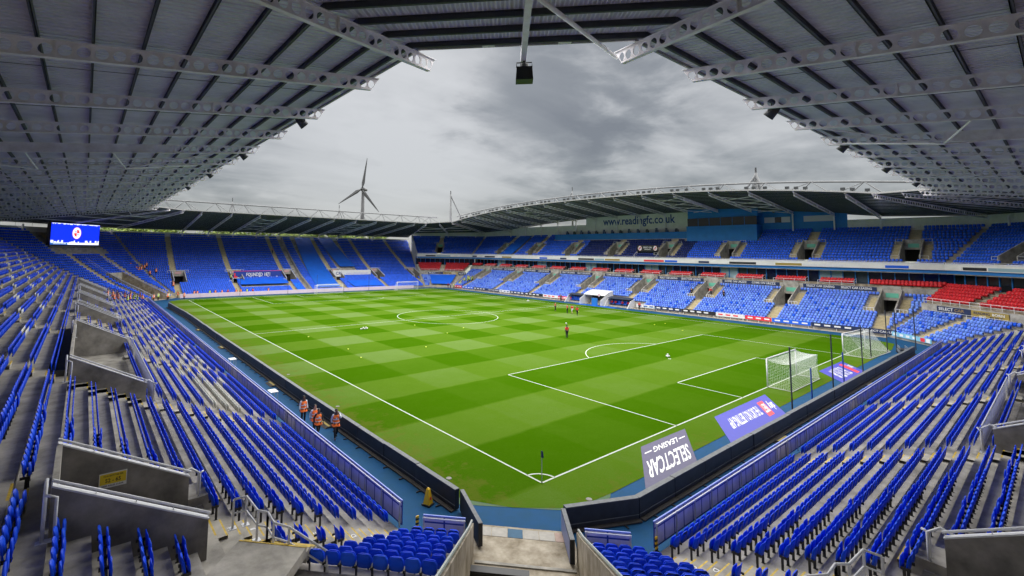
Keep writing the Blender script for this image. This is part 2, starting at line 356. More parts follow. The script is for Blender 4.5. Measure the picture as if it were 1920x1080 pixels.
    for y0, sg in ((0,1),(Lp,-1)):
        for hwid, dep in ((20.16,16.5),(9.16,5.5)):
            ln(34-hwid,y0,34-hwid,y0+sg*dep); ln(34+hwid,y0,34+hwid,y0+sg*dep); ln(34-hwid,y0+sg*dep,34+hwid,y0+sg*dep)
        a = math.acos(5.5/9.15); c0 = math.pi/2*sg
        arc(34,y0+sg*11,9.15,c0-a,c0+a); arc(34,y0+sg*11,.12,0,2*math.pi,10)
    arc(34,52.5,9.15,0,2*math.pi,96); arc(34,52.5,.1,0,2*math.pi,10)
    for cx,cy,a0 in ((0,0,0),(W,0,math.pi/2),(W,Lp,math.pi),(0,Lp,-math.pi/2)): arc(cx,cy,1,a0,a0+math.pi/2,14)
    mb.build('line_marking', LN, pit)
    # paving at the mouth of the corner tunnel
    g = S['nl']; c = g.L/2
    PV = [mat('paving_a', (.42,.40,.36), .85, var=.2, vscale=3), mat('paving_b', (.45,.33,.28), .85, var=.2, vscale=3), mat('paving_c', (.05,.13,.22), .85, var=.2)]
    flo = MB().face([(-2.1+c,-1.6,.0),(c+2.1,-1.6,.0),(c+2.1,14,.0),(c-2.1,14,.0)])
    f_ = flo.build('tunnel_floor', CONCL, kind='structure'); f_.location = g.p0; f_.rotation_euler = (0,0,g.rz)
    for i in range(6):
        mb = MB(); x0 = c-1.95+.66*i; mb.box((x0,-1.45,0),(x0+.63,-.82,.012)); o_ = mb.build('paving_slab', PV[(1,0,0,2,0,0)[i]], f_)
    mb = MB(); mb.box((c-1.9,.9,0),(c+1.9,1.05,.05)); mb.build('kerb', CONC, f_)
setting()
# ------------------------------------------------------------------ roofs
def beam_mesh(ncell, slope, cell=.53, h=.60, rad=.205, solid_from=None):
    mb = MB(); th = .028
    def sh(y, z): return z-slope*y
    for j in range(ncell):
        y0, y1 = j*cell, (j+1)*cell; yc, zc = (y0+y1)/2, h/2
        if solid_from is not None and j >= solid_from:
            break
        fr = .26 if j == 0 else 0.0              # the first cell is cut back at the foot
        cor = {(-1,-1): (y0+fr*1.4, 0), (1,-1): (y1, 0), (1,1): (y1, h), (-1,1): (y0-fr*.3, h)}
        if j == 0: yc += .10
        arc = [[(yc+rad*math.cos(a), zc+rad*math.sin(a)) for a in [q*math.pi/2+i*math.pi/6 for i in range(4)]] for q in range(4)]
        sides = {(1,0): (y1, zc), (0,1): (yc, h), (-1,0): ((cor[(-1,-1)][0]+cor[(-1,1)][0])/2, zc), (0,-1): (yc, 0)}
        quad = [((1,0),(1,1),(0,1)), ((0,1),(-1,1),(-1,0)), ((-1,0),(-1,-1),(0,-1)), ((0,-1),(1,-1),(1,0))]
        for x, rev in ((-th/2, 0), (th/2, 1)):
            for q in range(4):
                a, c, b = quad[q]; pts = [sides[a], cor[c], sides[b]]+arc[q][::-1]
                pts = [(x, y, sh(y, z)) for y, z in pts]; mb.face(pts[::-1] if rev else pts)
        ring = [p for q in range(4) for p in arc[q][:3]]
        for i in range(12):
            p, q = ring[i], ring[(i+1) % 12]; mb.face([(-th/2,p[0],sh(*p)),(th/2,p[0],sh(*p)),(th/2,q[0],sh(*q)),(-th/2,q[0],sh(*q))])
    L = ncell*cell
    if solid_from is not None:
        y0 = solid_from*cell
        for x in (-th/2, th/2): mb.face([(x,y0,sh(y0,0)),(x,L,sh(L,0)),(x,L,sh(L,h)),(x,y0,sh(y0,h))])
    for z, a in ((-.012, .365), (h+.012, -.08)):
        mb.bar((0,a,sh(a,z)), (0,L,sh(L,z)), .21, .024)
    for y in [12*cell]+[i*cell for i in range(24, ncell, 14)]: mb.box((-.1,y-.012,sh(y,0)),(.1,y+.012,sh(y,h)))
    return mb.mesh('beam', BEAM)
SLOPE, TIPZ, TIPS = .128, 20.08, -.05
BM = beam_mesh(54, SLOPE); BM_SOLID = beam_mesh(54, SLOPE, solid_from=12); BM_HIP = beam_mesh(58, SLOPE*.924)
SLW = .10; BM_W = beam_mesh(44, SLW); BM_WS = beam_mesh(44, SLW, solid_from=8); BM_WHIP = beam_mesh(48, SLW*.924)
def zoff(key, u):
    if key == 'west': return 3.9*max(0, 1-abs((u-52.6)/56)**2.5)
    e = 3.9*(1-(52.6/56)**2.5)
    if key == 'fr': return e*max(0, min(1, u/9.2))
    if key == 'nr': return e*max(0, min(1, 1-u/9.2))
    return 0.0
def make_roof(key, stand, beams, hips, mid=False, solids=(), depth=29.3, npur=19):
    g = S[key]; sl = SLW if key in ('west','fr','nr') else SLOPE; w = key in ('west','fr','nr')
    def zb(u, s): return TIPZ-sl*(s-TIPS)+zoff(key, u)
    us = [0]+[b for b in beams]+[g.L] if key == 'west' else [0, g.L]
    mb = MB(); s0, s1 = .02, depth
    def edge(u, s): return u-T*s if u == 0 else (u+T*s if u == g.L else u)
    for a, b in zip(us[:-1], us[1:]):
        P = lambda u, s, dz: (edge(u,s), s, zb(u,s)+dz)
        mb.face([P(a,s0,.90),P(b,s0,.90),P(b,s1,.90),P(a,s1,.90)][::-1]); mb.face([P(a,s0,.98),P(b,s0,.98),P(b,s1,.98),P(a,s1,.98)], 1)
        for s_, fl in ((s0,1),(s1,0)):
            q = [P(a,s_,.90),P(b,s_,.90),P(b,s_,.98),P(a,s_,.98)]; mb.face(q if fl else q[::-1], 1)
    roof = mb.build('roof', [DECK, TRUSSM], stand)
    mb = MB()                                    # eaves fascia
    for a, b in zip(us[:-1], us[1:]):
        pts = []
        for s_, dz in ((-.06,.78),(.06,.78),(.06,1.02),(-.06,1.02)): pts.append([(edge(a,s_),s_,zb(a,s_)+dz),(edge(b,s_),s_,zb(b,s_)+dz)])
        for i in range(4):
            p, q = pts[i], pts[(i+1)%4]; mb.face([p[0],p[1],q[1],q[0]])
    mb.build('fascia', mat_once('fascia_paint', (.30,.295,.30), .6), roof)
    for k in range(npur):
        s_ = .75+1.55*k
        if s_ > depth-.2: break
        mb = MB(); zz = .625
        pl = [(edge(u,s_), s_, zb(u,s_)+zz+.13) for u in us]
        for p, q in zip(pl[:-1], pl[1:]):
            mb.bar(p, q, .035, .25); mb.bar((p[0],p[1]+.03,p[2]-.115), (q[0],q[1]+.03,q[2]-.115), .09, .02); mb.bar((p[0],p[1]+.03,p[2]+.115), (q[0],q[1]+.03,q[2]+.115), .09, .02)
        mb.build('purlin', PURL, roof)
    bm, bs, bh = (BM_W, BM_WS, BM_WHIP) if w else (BM, BM_SOLID, BM_HIP)
    for i, u in enumerate(beams):
        link('beam', bs if i in solids else bm, roof, (u, TIPS, zb(u,TIPS)))
    for h in hips:
        u = 0 if h == 0 else g.L; sg = -1 if h == 0 else 1
        hs = TIPS-1.0; link('beam', bh, roof, (u+sg*T*hs, hs, zb(u,hs)), (0,0,-sg*R(22.5)))
    if mid:
        mb = MB(); y0, y1 = -.45, depth-.5
        mb.bar((0,y0,-sl*y0+.36), (0,y1,-sl*y1+.36), .22, .34); mb.build('ridge_beam', BEAM, roof).location = (g.L/2, TIPS, zb(g.L/2, TIPS))
    for i in range(0, len(beams)-1):             # thin sag rods between purlins
        um = (beams[i]+beams[i+1])/2; mb = MB()
        mb.tube([(um,.7,zb(um,.7)+.72),(um,depth-1,zb(um,depth-1)+.72)], .014, 4); mb.build('sag_rod', PURL, roof)
    return roof, zb
_mo = {}
def mat_once(name, col, rough=.6, **k):
    if name not in _mo: _mo[name] = mat(name, col, rough, **k)
    return _mo[name]
# ------------------------------------------------------------------ stands
STAND = {}
INFO = dict(
 left=('grandstand', 'long single-tier blue-seat stand along the touchline beside the stewards'),
 fl=('corner_stand', 'corner of blue seats with the big video screen and vehicle tunnel'),
 far=('grandstand', 'single-tier blue stand behind the far goal with long blue seat covers'),
 fr=('corner_stand', 'two-tier corner block with red seats above a plain blue seat cover'),
 west=('grandstand', 'two-tier main stand with glazed boxes and large website lettering on its wall'),
 nr=('corner_stand', 'two-tier corner block with red seats above a concrete wall near the spare goal'),
 near=('grandstand', 'single-tier blue-seat stand behind the goal with the advertising mats'),
 nl=('corner_stand', 'corner of blue seats split by an open concrete tunnel below the roof lamp'))
for k, (nm, lb) in INFO.items():
    g = S[k]; STAND[k] = empty(nm, g.p0, g.rz, label=lb, cat='grandstand')
AISLE_W = 1.1
HOLES, AISLES, BEAMS = {}, {}, {}
def mirror(L, xs): return [L-x for x in xs]
# openings: (u0, u1, first row, last row) in each stand's own coordinates
VL = [(-1.5,1.5), (46.3,49.3), (61,64), (75.7,78.7), (90.3,93.3)]
PLAT_L = (15.6, 31.9)
HOLES['left'] = [(a,b,11,14) for a,b in VL]+[(PLAT_L[0],PLAT_L[1],11,14)]
AISLES['left'] = [0, 14.65, 29.3, 44.0, 58.6, 73.2, 87.9, 102.4]
Ln = S['near'].L
VN = [(Ln-1.5,Ln+1.5), (Ln-49.3,Ln-46.3), (Ln-64,Ln-61)]; PLAT_N = (Ln-31.9, Ln-15.6)
HOLES['near'] = [(a,b,11,14) for a,b in VN]+[(PLAT_N[0],PLAT_N[1],11,14)]
AISLES['near'] = [Ln-x for x in (0, 14.65, 29.3, 44.0, 58.6)]
FARX = [-.93, 12.77, 27.07, 42.05, 56.15, 70.5]
AISLES['far'] = [x+1.6 for x in FARX]
HOLES['far'] = [(u-1.3+1.0,u+1.3+1.0,9,14) for u in AISLES['far']]
cT = S['nl'].L/2
HOLES['nl'] = [(cT-2.15,cT+2.15,0,16)]; AISLES['nl'] = []
HOLES['fl'] = [(cT-2.15,cT+2.15,0,15)]; AISLES['fl'] = [cT-4.3, cT+4.3]
BEAMS['left'] = [4.0+6.95*k for k in range(15)]
BEAMS['near'] = [Ln-(4.5+6.93*k) for k in range(10)][::-1]
BEAMS['far'] = [4.5+6.93*k for k in range(10)]
BEAMS['west'] = [4.0+6.95*k for k in range(15)]
WY = [1+14.2*k for k in range(8)]; uW = lambda Y: 105.1-Y
HOLES['west'] = [(uW(y)-1.15,uW(y)+1.15,7,14) for y in WY]
AISLES['west'] = [uW(y) for y in WY]
UY = [-1, 13.6, 27.6, 41.6, 55.6, 69.6, 84, 98]
HOLES['westU'] = [(uW(y)-1.2,uW(y)+1.2,2,7) for y in UY]; AISLES['westU'] = [uW(y) for y in UY]
HOLES['nr'] = []; AISLES['nr'] = [4.6]; HOLES['fr'] = []; AISLES['fr'] = [4.6]
HOLES['nrU'] = [(1.5,4.0,2,7)]; AISLES['nrU'] = [2.75]; HOLES['frU'] = [(1.2,3.6,2,7)]; AISLES['frU'] = [2.4]
def rail(mb, pts, h=1.0, r=.03, posts=1.6, mid=True):
    pts = [Vector(p) for p in pts]; up = Vector((0,0,h))
    mb.tube([p+up for p in pts], r, 6)
    if mid: mb.tube([p+up*.5 for p in pts], r*.8, 6)
    for a, b in zip(pts[:-1], pts[1:]):
        n = max(1, round((b-a).length/posts))
        for i in range(n+1):
            p = a+(b-a)*(i/n); mb.tube([p, p+up], r, 6)
    return mb
def vomitory(stand, u0, u1, rows, r0, r1, floor, wall_h=1.05, mats_=(CONCD, CONC), door=True, back_h=None, rails=True):
    """open entrance cut into the terrace: floor, two sloping side walls with handrails, a back wall with doorway"""
    s0, s1 = rows[r0][0]-(.25 if rows is ROWS1 and r0 == 11 else 0), rows[r1][1]; zt = lambda s: zrow(rows, min(s, s1-.05))
    mb = MB(); mb.face([(u0,rows[r0][0]-.02,floor),(u1,s0-.02,floor),(u1,s1+2.5,floor),(u0,s1+2.5,floor)])
    v = mb.build('vomitory', mats_[1], stand)
    zf, zk = rows[r0][2]+wall_h-.1, rows[r1][2]+wall_h+(.5 if r0 == 11 else .25)
    for u, ins in ((u0, -1), (u1, 1)):
        t = .16*ins; mb = MB(); mb.prism([(u,s0,floor-.3),(u,s1,floor-.3),(u,s1,zk),(u,s0,zf)] if ins < 0 else [(u,s0,zf),(u,s1,zk),(u,s1,floor-.3),(u,s0,floor-.3)], (t,0,0)); mb.build('side_wall', mats_[0], v)
        if rails:
            mb = MB(); x = u+t/2; mb.tube([(x,s0-.05,zf+.14),(x,s1,zk+.14)], .035, 6)
            for i in range(5):
                f = i/4; mb.tube([(x,s0+(s1-s0)*f,zf+(zk-zf)*f),(x,s0+(s1-s0)*f,zf+(zk-zf)*f+.14)], .014, 4)
            mb.bar((x,s0-.01,zf+.02),(x,s1,zk+.02),.2,.04); mb.build('handrail', RAILW, v)
    zh = rows[min(r1+1,len(rows)-1)][2]+(back_h if back_h is not None else .95); dz = floor+2.05
    mb = MB(); mb.box((u0,s1-.12,dz),(u1,s1+.02,zh))
    if u1-u0 > 3.2:
        mb.box((u0,s1-.12,floor),(u0+.4,s1+.02,dz)); mb.box((u1-.4,s1-.12,floor),(u1,s1+.02,dz))
    mb.build('back_wall', mats_[1], v)
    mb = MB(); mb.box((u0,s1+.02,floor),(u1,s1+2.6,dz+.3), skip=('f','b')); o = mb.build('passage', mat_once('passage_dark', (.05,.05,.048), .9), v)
    return v, s0, s1, zf, zk
def aisle(stand, u, rows, k0, k1, w=AISLE_W, nos=YEL, half=True):
    """one continuous flight: treads, half steps and their painted edges"""
    prof = []; e = .004
    for k in range(k0, k1+1):
        s0, s1, z = rows[k]; a = s1-.34; last = k+1 >= len(rows)
        prof += [(s0-e, z-.05, 0), (s0-e, z+e, 1), (s0+.055, z+e, 1)]
        if not last and k < k1 or (k == k1 and not last):
            zh = z+(rows[k+1][2]-z)/2
            prof += [(a, z+e, 0), (a, zh-.05, 0), (a, zh, 1), (a+.055, zh, 1), (s1-e, zh, 0)]
        else: prof += [(s1-e, z+e, 0)]
    v = []; f = []; m = []
    for y, z, _ in prof: v += [(u-w/2, y, z), (u+w/2, y, z)]
    for i in range(len(prof)-1): f.append((2*i, 2*i+1, 2*i+3, 2*i+2)); m.append(prof[i+1][2])
    mb = MB(); mb.v = v; mb.f = f; mb.m = m
    return mb.build('aisle_steps', [CONC if nos is YEL else TANC, nos], stand)
def single_tier(key, rear=True, cols=True):
    g = S[key]; st = STAND[key]
    t = terrace(ROWS1, g.L, HOLES[key], -.02).build('terrace', CONC, st)
    sR = ROWS1[-1][1]; zR = ROWS1[-1][2]
    if rear:
        a = T*sR; mb = MB(); mb.box((-a,sR,zR-1.0),(g.L+a,sR+.15,zR+1.25)); mb.build('rear_wall', CLADW, st)
    return t
for k in ('left','fl','far','near','nl'): single_tier(k, rear=k not in ('nl',))
# openings and aisles of the single-tier stands
def split_rows(rows, holes, u):                 # rows an aisle can run through
    bad = set()
    for a, b, r0, r1 in holes:
        if a-.3 < u < b+.3: bad |= set(range(r0, r1+1))
    out = []; cur = None
    for k in range(len(rows)):
        if k in bad:
            if cur: out.append(cur); cur = None
        else: cur = (cur[0], k) if cur else (k, k)
    if cur: out.append(cur)
    return out
for k in ('left','far','near','fl'):
    for u in AISLES[k]:
        for a, b in split_rows(ROWS1, HOLES[k], u): aisle(STAND[k], u, ROWS1, a, b, nos=YEL if k in ('left','near') else TAN, half=True)
for a, b in VL: vomitory(STAND['left'], a, b, ROWS1, 11, 14, 2.6, .9)
for a, b in VN: vomitory(STAND['near'], a, b, ROWS1, 11, 14, 2.6, .9)
vomitory(STAND['left'], *PLAT_L, ROWS1, 11, 14, 2.98, .9); vomitory(STAND['near'], *PLAT_N, ROWS1, 11, 14, 2.98, .9)
for a, b, r0, r1 in HOLES['far']: vomitory(STAND['far'], a, b, ROWS1, r0, r1, ROWS1[r0][2]-.3, mats_=(CONCD, CONC))
# the steps beside the upper part of each opening along the touchline stands
for key, vs_, sg in (('left', VL[1:]+[PLAT_L], -1), ('near', VN[1:]+[PLAT_N], 1)):
    for a, b in vs_:
        u = (a-.65) if sg < 0 else (b+.65); aisle(STAND[key], u, ROWS1, 11, 14, w=.9)
for key, u_ in (('left', AISLES['left'][0]), ('left', AISLES['left'][1]), ('near', AISLES['near'][0]), ('near', AISLES['near'][1])):
    for k in range(1, 10):
        mb = MB(); r_ = ROWS1[k]; sg = 1 if key == 'left' else -1; lettering(mb, 'ABCDEFGHJK'[k], (u_-.13*0+.12,r_[0]+.14,r_[2]+.009), (-.22,0,0), (0,.17,0)) if False else lettering(mb, 'ABCDEFGHJK'[k], (u_-.11,r_[0]+.12,r_[2]+.009), (.22,0,0), (0,.18,0)); mb.build('row_letter', TEXTW, STAND[key])
for key, vs_ in (('left', VL), ('near', VN)):
    for a, b in vs_:
        x0, x1 = (b+.17, b+1.35) if key == 'left' else (a-1.35, a-.17)
        mb = MB(); mb.box((x0,7.35,2.7),(x1,8.33,3.28)); l_ = mb.build('landing', CONC, STAND[key])
        for s_, z_ in ((7.05,3.02),(7.35,3.285)): mb = MB(); mb.box((x0,s_-.006,z_-.09),(x1,s_+.06,z_)); mb.build('landing_edge', YEL, STAND[key])
        mb = MB(); mb.box((x0,7.05,2.6),(x1,7.35,3.015)); mb.build('step', CONC, STAND[key])
# tunnels in two corners
def tunnel(key, s_end, r_end):
    g = S[key]; st = STAND[key]; c = g.L/2; z0, z1 = -.05, ROWS1[r_end][2]
    mb = MB(); mb.face([(c-2.15,.3,0.004),(c+2.15,.3,.004),(c+2.15,s_end+3,.004),(c-2.15,s_end+3,.004)]); v = mb.build('tunnel', CONCL, st)
    for sg in (-1, 1):
        x = c+sg*2.15; mb = MB(); P = [(x,.42,z0),(x,s_end,z0),(x,s_end,z1+1.0),(x,1.6,1.55),(x,.42,1.12)]
        mb.prism(P if sg < 0 else P[::-1], (-sg*.16,0,0)); mb.build('side_wall', CONCL, v)
        mb = MB(); xx = x-sg*.08; mb.tube([(xx,.38,1.19),(xx,1.6,1.62),(xx,s_end,z1+1.1)], .045, 6); mb.build('handrail', STEEL, v)
    mb = MB(); mb.box((c-2.15,s_end-.3,2.5),(c+2.15,s_end,z1+.9)); mb.build('lintel', CONC, v)
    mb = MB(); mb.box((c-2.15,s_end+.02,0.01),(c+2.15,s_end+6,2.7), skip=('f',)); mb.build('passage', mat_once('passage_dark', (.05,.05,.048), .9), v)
tunnel('nl', ROWS1[16][1], 16); tunnel('fl', ROWS1[15][1], 15)
# ------------------------------------------------------------------ two-tier side
def two_tier(key):
    g = S[key]; st = STAND[key]; W_ = key == 'west'
    low = ROWSW if W_ else ROWSC; red = ROWSR if W_ else ROWSRC
    terrace(low, g.L, HOLES[key], -.02).build('terrace', CONC, st)
    terrace(ROWSU, g.L, HOLES[key+'U'], 9.9).build('upper_terrace', CONC, st)
    sl = low[-1][1]; sr0 = red[0][0]
    e = lambda s: T*s
    def strip(name, m, s0, s1, z0, z1, parent=st):   # trapezoid block the length of the segment
        mb = MB(); mb.hexa([(-e(s0),s0,z0),(g.L+e(s0),s0,z0),(g.L+e(s1),s1,z0),(-e(s1),s1,z0)], [(-e(s0),s0,z1),(g.L+e(s0),s0,z1),(g.L+e(s1),s1,z1),(-e(s1),s1,z1)]); return mb.build(name, m, parent)
    cuts = [(a,b) for a,b,_,r1 in HOLES[key] if r1 >= len(low)-1] if W_ else []
    mbw = MB()                                   # wall behind the lower seats
    lo, hi = -e(sl), g.L+e(sl)
    for a, b in spans(lo, hi, cuts): mbw.box((a,sl,low[-1][2]-.2),(b,sl+.12,red[0][2]+.02))
    mbw.build('back_wall', CONC, st)
    terrace([(sl+.12, red[0][0], red[0][2]-.002)]+red+[(red[-1][1], 14.9, 7.03)], g.L, [], low[-1][2]).build('box_terrace', CONCL, st)
    # glazed boxes
    z0, z1, sg = 7.03, 9.36, 14.3
    f = strip('box_front', BLUEP, 12.75, 14.2, 9.36, 9.92); strip('fascia', WALLW, 12.38, 12.5, 9.86, 10.78); strip('soffit', CONCD, 12.5, 16.5, 9.2, 9.34)
    a0, a1 = -e(sg), g.L+e(sg); n = max(2, round((a1-a0)/1.75)); pw = (a1-a0)/n
    room = MB(); room.box((a0,sg+2.4,z0),(a1,sg+2.5,z1)); rm = room.build('box_room', INTERIOR, st)
    for i in range(n):
        x = a0+pw*i; kind = (0,0,1,2,0,0,2,0,0,1)[(i*7+3) % 10] if W_ else 0
        if kind == 1: MB().box((x+.08,sg+.05,z0),(x+pw-.08,sg+.09,z1)).build('box_panel', PALEBL, st)
        elif kind == 2: MB().box((x+.08,sg+.3,z0),(x+pw-.08,sg+.34,z1)).build('box_door', mat_once('dark_door', (.03,.05,.07), .4), st)
        else: MB().box((x+.04,sg+.04,z0),(x+pw-.04,sg+.06,z1)).build('window', GLASS, st)
        MB().box((x-.07,sg-.06,z0),(x+.07,sg+.14,z1)).build('mullion', BLUEP, st)
    # fascia advertising strips and the white guard rail of the upper tier
    mb = MB(); zt = 10.78; mb.bar((-e(12.42)+.1,12.42,zt+.10),(g.L+e(12.42)-.1,12.42,zt+.10),.06,.16)
    nn = int((g.L+2*e(12.42))/1.9)
    for i in range(nn+1):
        x = -e(12.42)+.1+(g.L+2*e(12.42)-.2)*i/nn; mb.box((x-.025,12.39,zt-.6),(x+.025,12.45,zt+.32))
    mb.tube([(-e(12.42),12.42,zt+.34),(g.L+e(12.42),12.42,zt+.34)], .025, 5); mb.build('guard_rail', WHITE, st)
    cols = [WHITE, PALEBL, NAVY, REDM, GOLD, WALLW, TARP, WHITE, BLACK, WHITE]
    x = -e(12.3)+.6; i = 0
    while x < g.L+e(12.3)-4:
        w = 2.2+((i*37) % 5)*.7
        if i % 4 != 3: MB().box((x,12.33,9.98),(x+w,12.376,10.42)).build('fascia_advert', cols[(i*3+(2 if W_ else 5)) % 10], st)
        x += w+.25; i += 1
    sR, zR = ROWSU[-1][1], ROWSU[-1][2]
    if not W_:
        mb = MB(); mb.box((-e(sR),sR,zR-1),(g.L+e(sR),sR+.15,zR+2.3)); mb.build('rear_wall', CLADW, st)
    return strip
stripW = {k: two_tier(k) for k in ('west','fr','nr')}
for k in ('west','nr','fr'):
    lowr = ROWSW if k == 'west' else ROWSC
    for u in AISLES[k]:
        for a, b in split_rows(lowr, HOLES[k], u): aisle(STAND[k], u, lowr, a, b, w=1.5, nos=TAN)
    if k == 'west':                              # stairs either side of each lower entrance
        for a, b, r0, r1 in HOLES[k]:
            for u in (a-.75, b+.75): aisle(STAND[k], u, lowr, r0, r1-1, w=1.1, nos=TAN)
            v = vomitory(STAND[k], a, b, lowr, r0, r1, lowr[r0][2]-.15, mats_=(CONC, CONC), rails=False, back_h=1.9)
            MB().box((a+.35,lowr[r1][1]-.16,lowr[r0][2]+2.35),(b-.35,lowr[r1][1]-.125,lowr[r0][2]+3.1)).build('exit_sign', EXITG, v[0])
    for (a, b, r0, r1) in HOLES[k+'U']:
        v = vomitory(STAND[k], a, b, ROWSU, r0, r1, ROWSU[r0][2]-.1, mats_=(CONC, CONC), rails=False, back_h=.7)
        MB().box((a+.5,ROWSU[r1][1]-.16,ROWSU[r0][2]+2.3),(b-.5,ROWSU[r1][1]-.125,ROWSU[r0][2]+3.0)).build('exit_sign', EXITG, v[0])
        for u in (a-.65, b+.65): aisle(STAND[k], u, ROWSU, r0, r1, w=1.0, nos=TAN)
        mb = MB()
        for u0_, u1_ in ((a-1.1,a), (b,b+1.1)):
            rail(mb, [(u0_,ROWSU[r0][0]+.1,ROWSU[r0][2]),(u1_,ROWSU[r0][0]+.1,ROWSU[r0][2])], .9, .03, 1.2); rail(mb, [(u0_,ROWSU[r1][1],ROWSU[r1][2]+.4),(u1_,ROWSU[r1][1],ROWSU[r1][2]+.4)], .9, .03, 1.2)
        mb.build('handrail', WHITE, v[0])
    for u in AISLES[k+'U']:
        for a, b in split_rows(ROWSU, HOLES[k+'U'], u): aisle(STAND[k], u, ROWSU, a, b, w=1.4, nos=TAN)
# end walls where the two-tier corner meets the single-tier end stands
for key, end in (('fr', 0), ('nr', 1)):
    g = S[key]; st = STAND[key]; U = (lambda s: -T*s+.03) if end == 0 else (lambda s: g.L+T*s-.03)
    prof = [(7.2,0),(23.2,0),(23.2,ROWSU[-1][2]+1.4),(22.0,ROWSU[-1][2]+1.0),(12.4,10.9),(12.4,9.2),(14.4,9.2),(14.4,7.1),(12.2,7.0),(7.3,5.0)]
    mb = MB(); P = [(U(s),s,z) for s,z in prof]; mb.prism(P if end == 0 else P[::-1], (.1 if end == 0 else -.1,.0,0)); mb.build('end_wall', CONCL if key == 'nr' else WALLW, st)
# the main stand's rear wall: white cladding with letters, blue control rooms, windows
def west_rear():
    st = STAND['west']; g = S['west']; sR = ROWSU[-1][1]
    def blk(name, m, Y0, Y1, z0, z1, s0=sR, s1=sR+.2, par=st):
        mb = MB(); mb.box((uW(Y1),s0,z0),(uW(Y0),s1,z1)); return mb.build(name, m, par)
    blk('rear_wall', CLADW, -12, 8.8, 15.9, 19.0); blk('rear_wall', CLADW, 70, 118, 15.9, 20.2)
    w = blk('rear_wall', WALLW, 38.6, 70, 15.9, 24)
    blk('rear_wall', CLAD, 8.8, 38.6, 15.9, 24)
    mb = MB(); lettering(mb, 'www.readingfc.co.uk', (uW(64.1),sR-.06,19.1), (21.1,0,0), (0,0,2.9)); mb.build('lettering', TEXTB, w)
    # press gallery front and control room
    blk('gallery_front', CLAD, 38.6, 80, 15.6, 17.4, sR-2.2, sR-2.05); blk('gallery_floor', CONC, 38.6, 80, 17.2, 17.3, sR-2.0, sR)
    c = blk('control_room', CLAD, 23.5, 38.6, 14.6, 18.5, sR-3.4, sR); blk('control_room_roof', CLAD, 23.5, 38.6, 20.4, 23.2, sR-2.6, sR)
    blk('window', GLASS, 23.6, 38.5, 18.5, 20.4, sR-3.0, sR-2.9); blk('window_frame', BLUEP, 23.4, 38.7, 18.42, 18.52, sR-3.45, sR-2.8)
    for i in range(1, 6): blk('window_mullion', BLUEP, 23.5+2.5*i-.05, 23.5+2.5*i+.05, 18.5, 20.4, sR-3.02, sR-2.98)
    for a, b in ((18.3,23.1),(11.0,15.9)):
        blk('window', mat_once('white_blind', (.62,.60,.66), .6), a, b, 18.92, 20.1, sR-.1, sR-.03)
    blk('window_opening', GLASS, 19.9, 21.1, 18.92, 20.1, sR-.13, sR-.1)
    mb = MB(); rail(mb, [(uW(80),sR-2.1,17.4),(uW(38.6),sR-2.1,17.4)], .7, .03, 2.0); mb.build('gallery_rail', STEEL, st)
    for i in range(14):
        y = 42+i*2.6; mb = MB(); mb.box((uW(y)-.35,sR-1.7,17.3),(uW(y)+.35,sR-1.1,18.0)); mb.box((uW(y)-.3,sR-1.6,18.0),(uW(y)+.3,sR-1.55,18.3+.1*(i%3))); mb.build('press_desk', mat_once('desk_blue', (.02,.05,.16), .5) if i % 3 else DARKMET, st)
west_rear()
# ------------------------------------------------------------------ roofs on the stands
ROOFZ = {}
RO = {}
RO['left'], ROOFZ['left'] = make_roof('left', STAND['left'], BEAMS['left'], (), solids=(3,))
RO['near'], ROOFZ['near'] = make_roof('near', STAND['near'], BEAMS['near'], (), solids=(6,))
RO['far'], ROOFZ['far'] = make_roof('far', STAND['far'], BEAMS['far'], ())
RO['west'], ROOFZ['west'] = make_roof('west', STAND['west'], BEAMS['west'], (), solids=(10,), depth=24.5, npur=16)
RO['nl'], ROOFZ['nl'] = make_roof('nl', STAND['nl'], [], (0, 1), mid=True)
RO['fl'], ROOFZ['fl'] = make_roof('fl', STAND['fl'], [], (0, 1), mid=True)
RO['fr'], ROOFZ['fr'] = make_roof('fr', STAND['fr'], [4.6], (0, 1), depth=24.5, npur=16)
RO['nr'], ROOFZ['nr'] = make_roof('nr', STAND['nr'], [4.6], (0, 1), depth=24.5, npur=16)
def columns(key, us, s, zb_, w=.3):
    for u in us:
        z1 = ROOFZ[key](u, s)
        MB().box((u-w/2,s-w/2,zb_),(u+w/2,s+w/2,z1+.3)).build('column', BEAM, STAND[key])
for k in ('left','near','far'): columns(k, BEAMS[k], 28.4, ROWS1[-2][2]-.2, .26)
columns('fl', [-11,-3.5,4.6,12.5,20], 28.4, 14); columns('west', BEAMS['west'], 22.6, 15.5, .22); columns('fr', [-6,4.6,15], 22.6, 15.5, .22); columns('nr', [-6,4.6,15], 22.6, 15.5, .22)
# back rails in the gap between rear wall and roof
for k in ('left','fl','far'):
    g = S[k]; mb = MB(); a = T*29; z = ROWS1[-1][2]+1.25; rail(mb, [(-a,29,z),(g.L+a,29,z)], .75, .03, 3.5, mid=False); mb.build('wall_top_rail', STEEL, STAND[k])
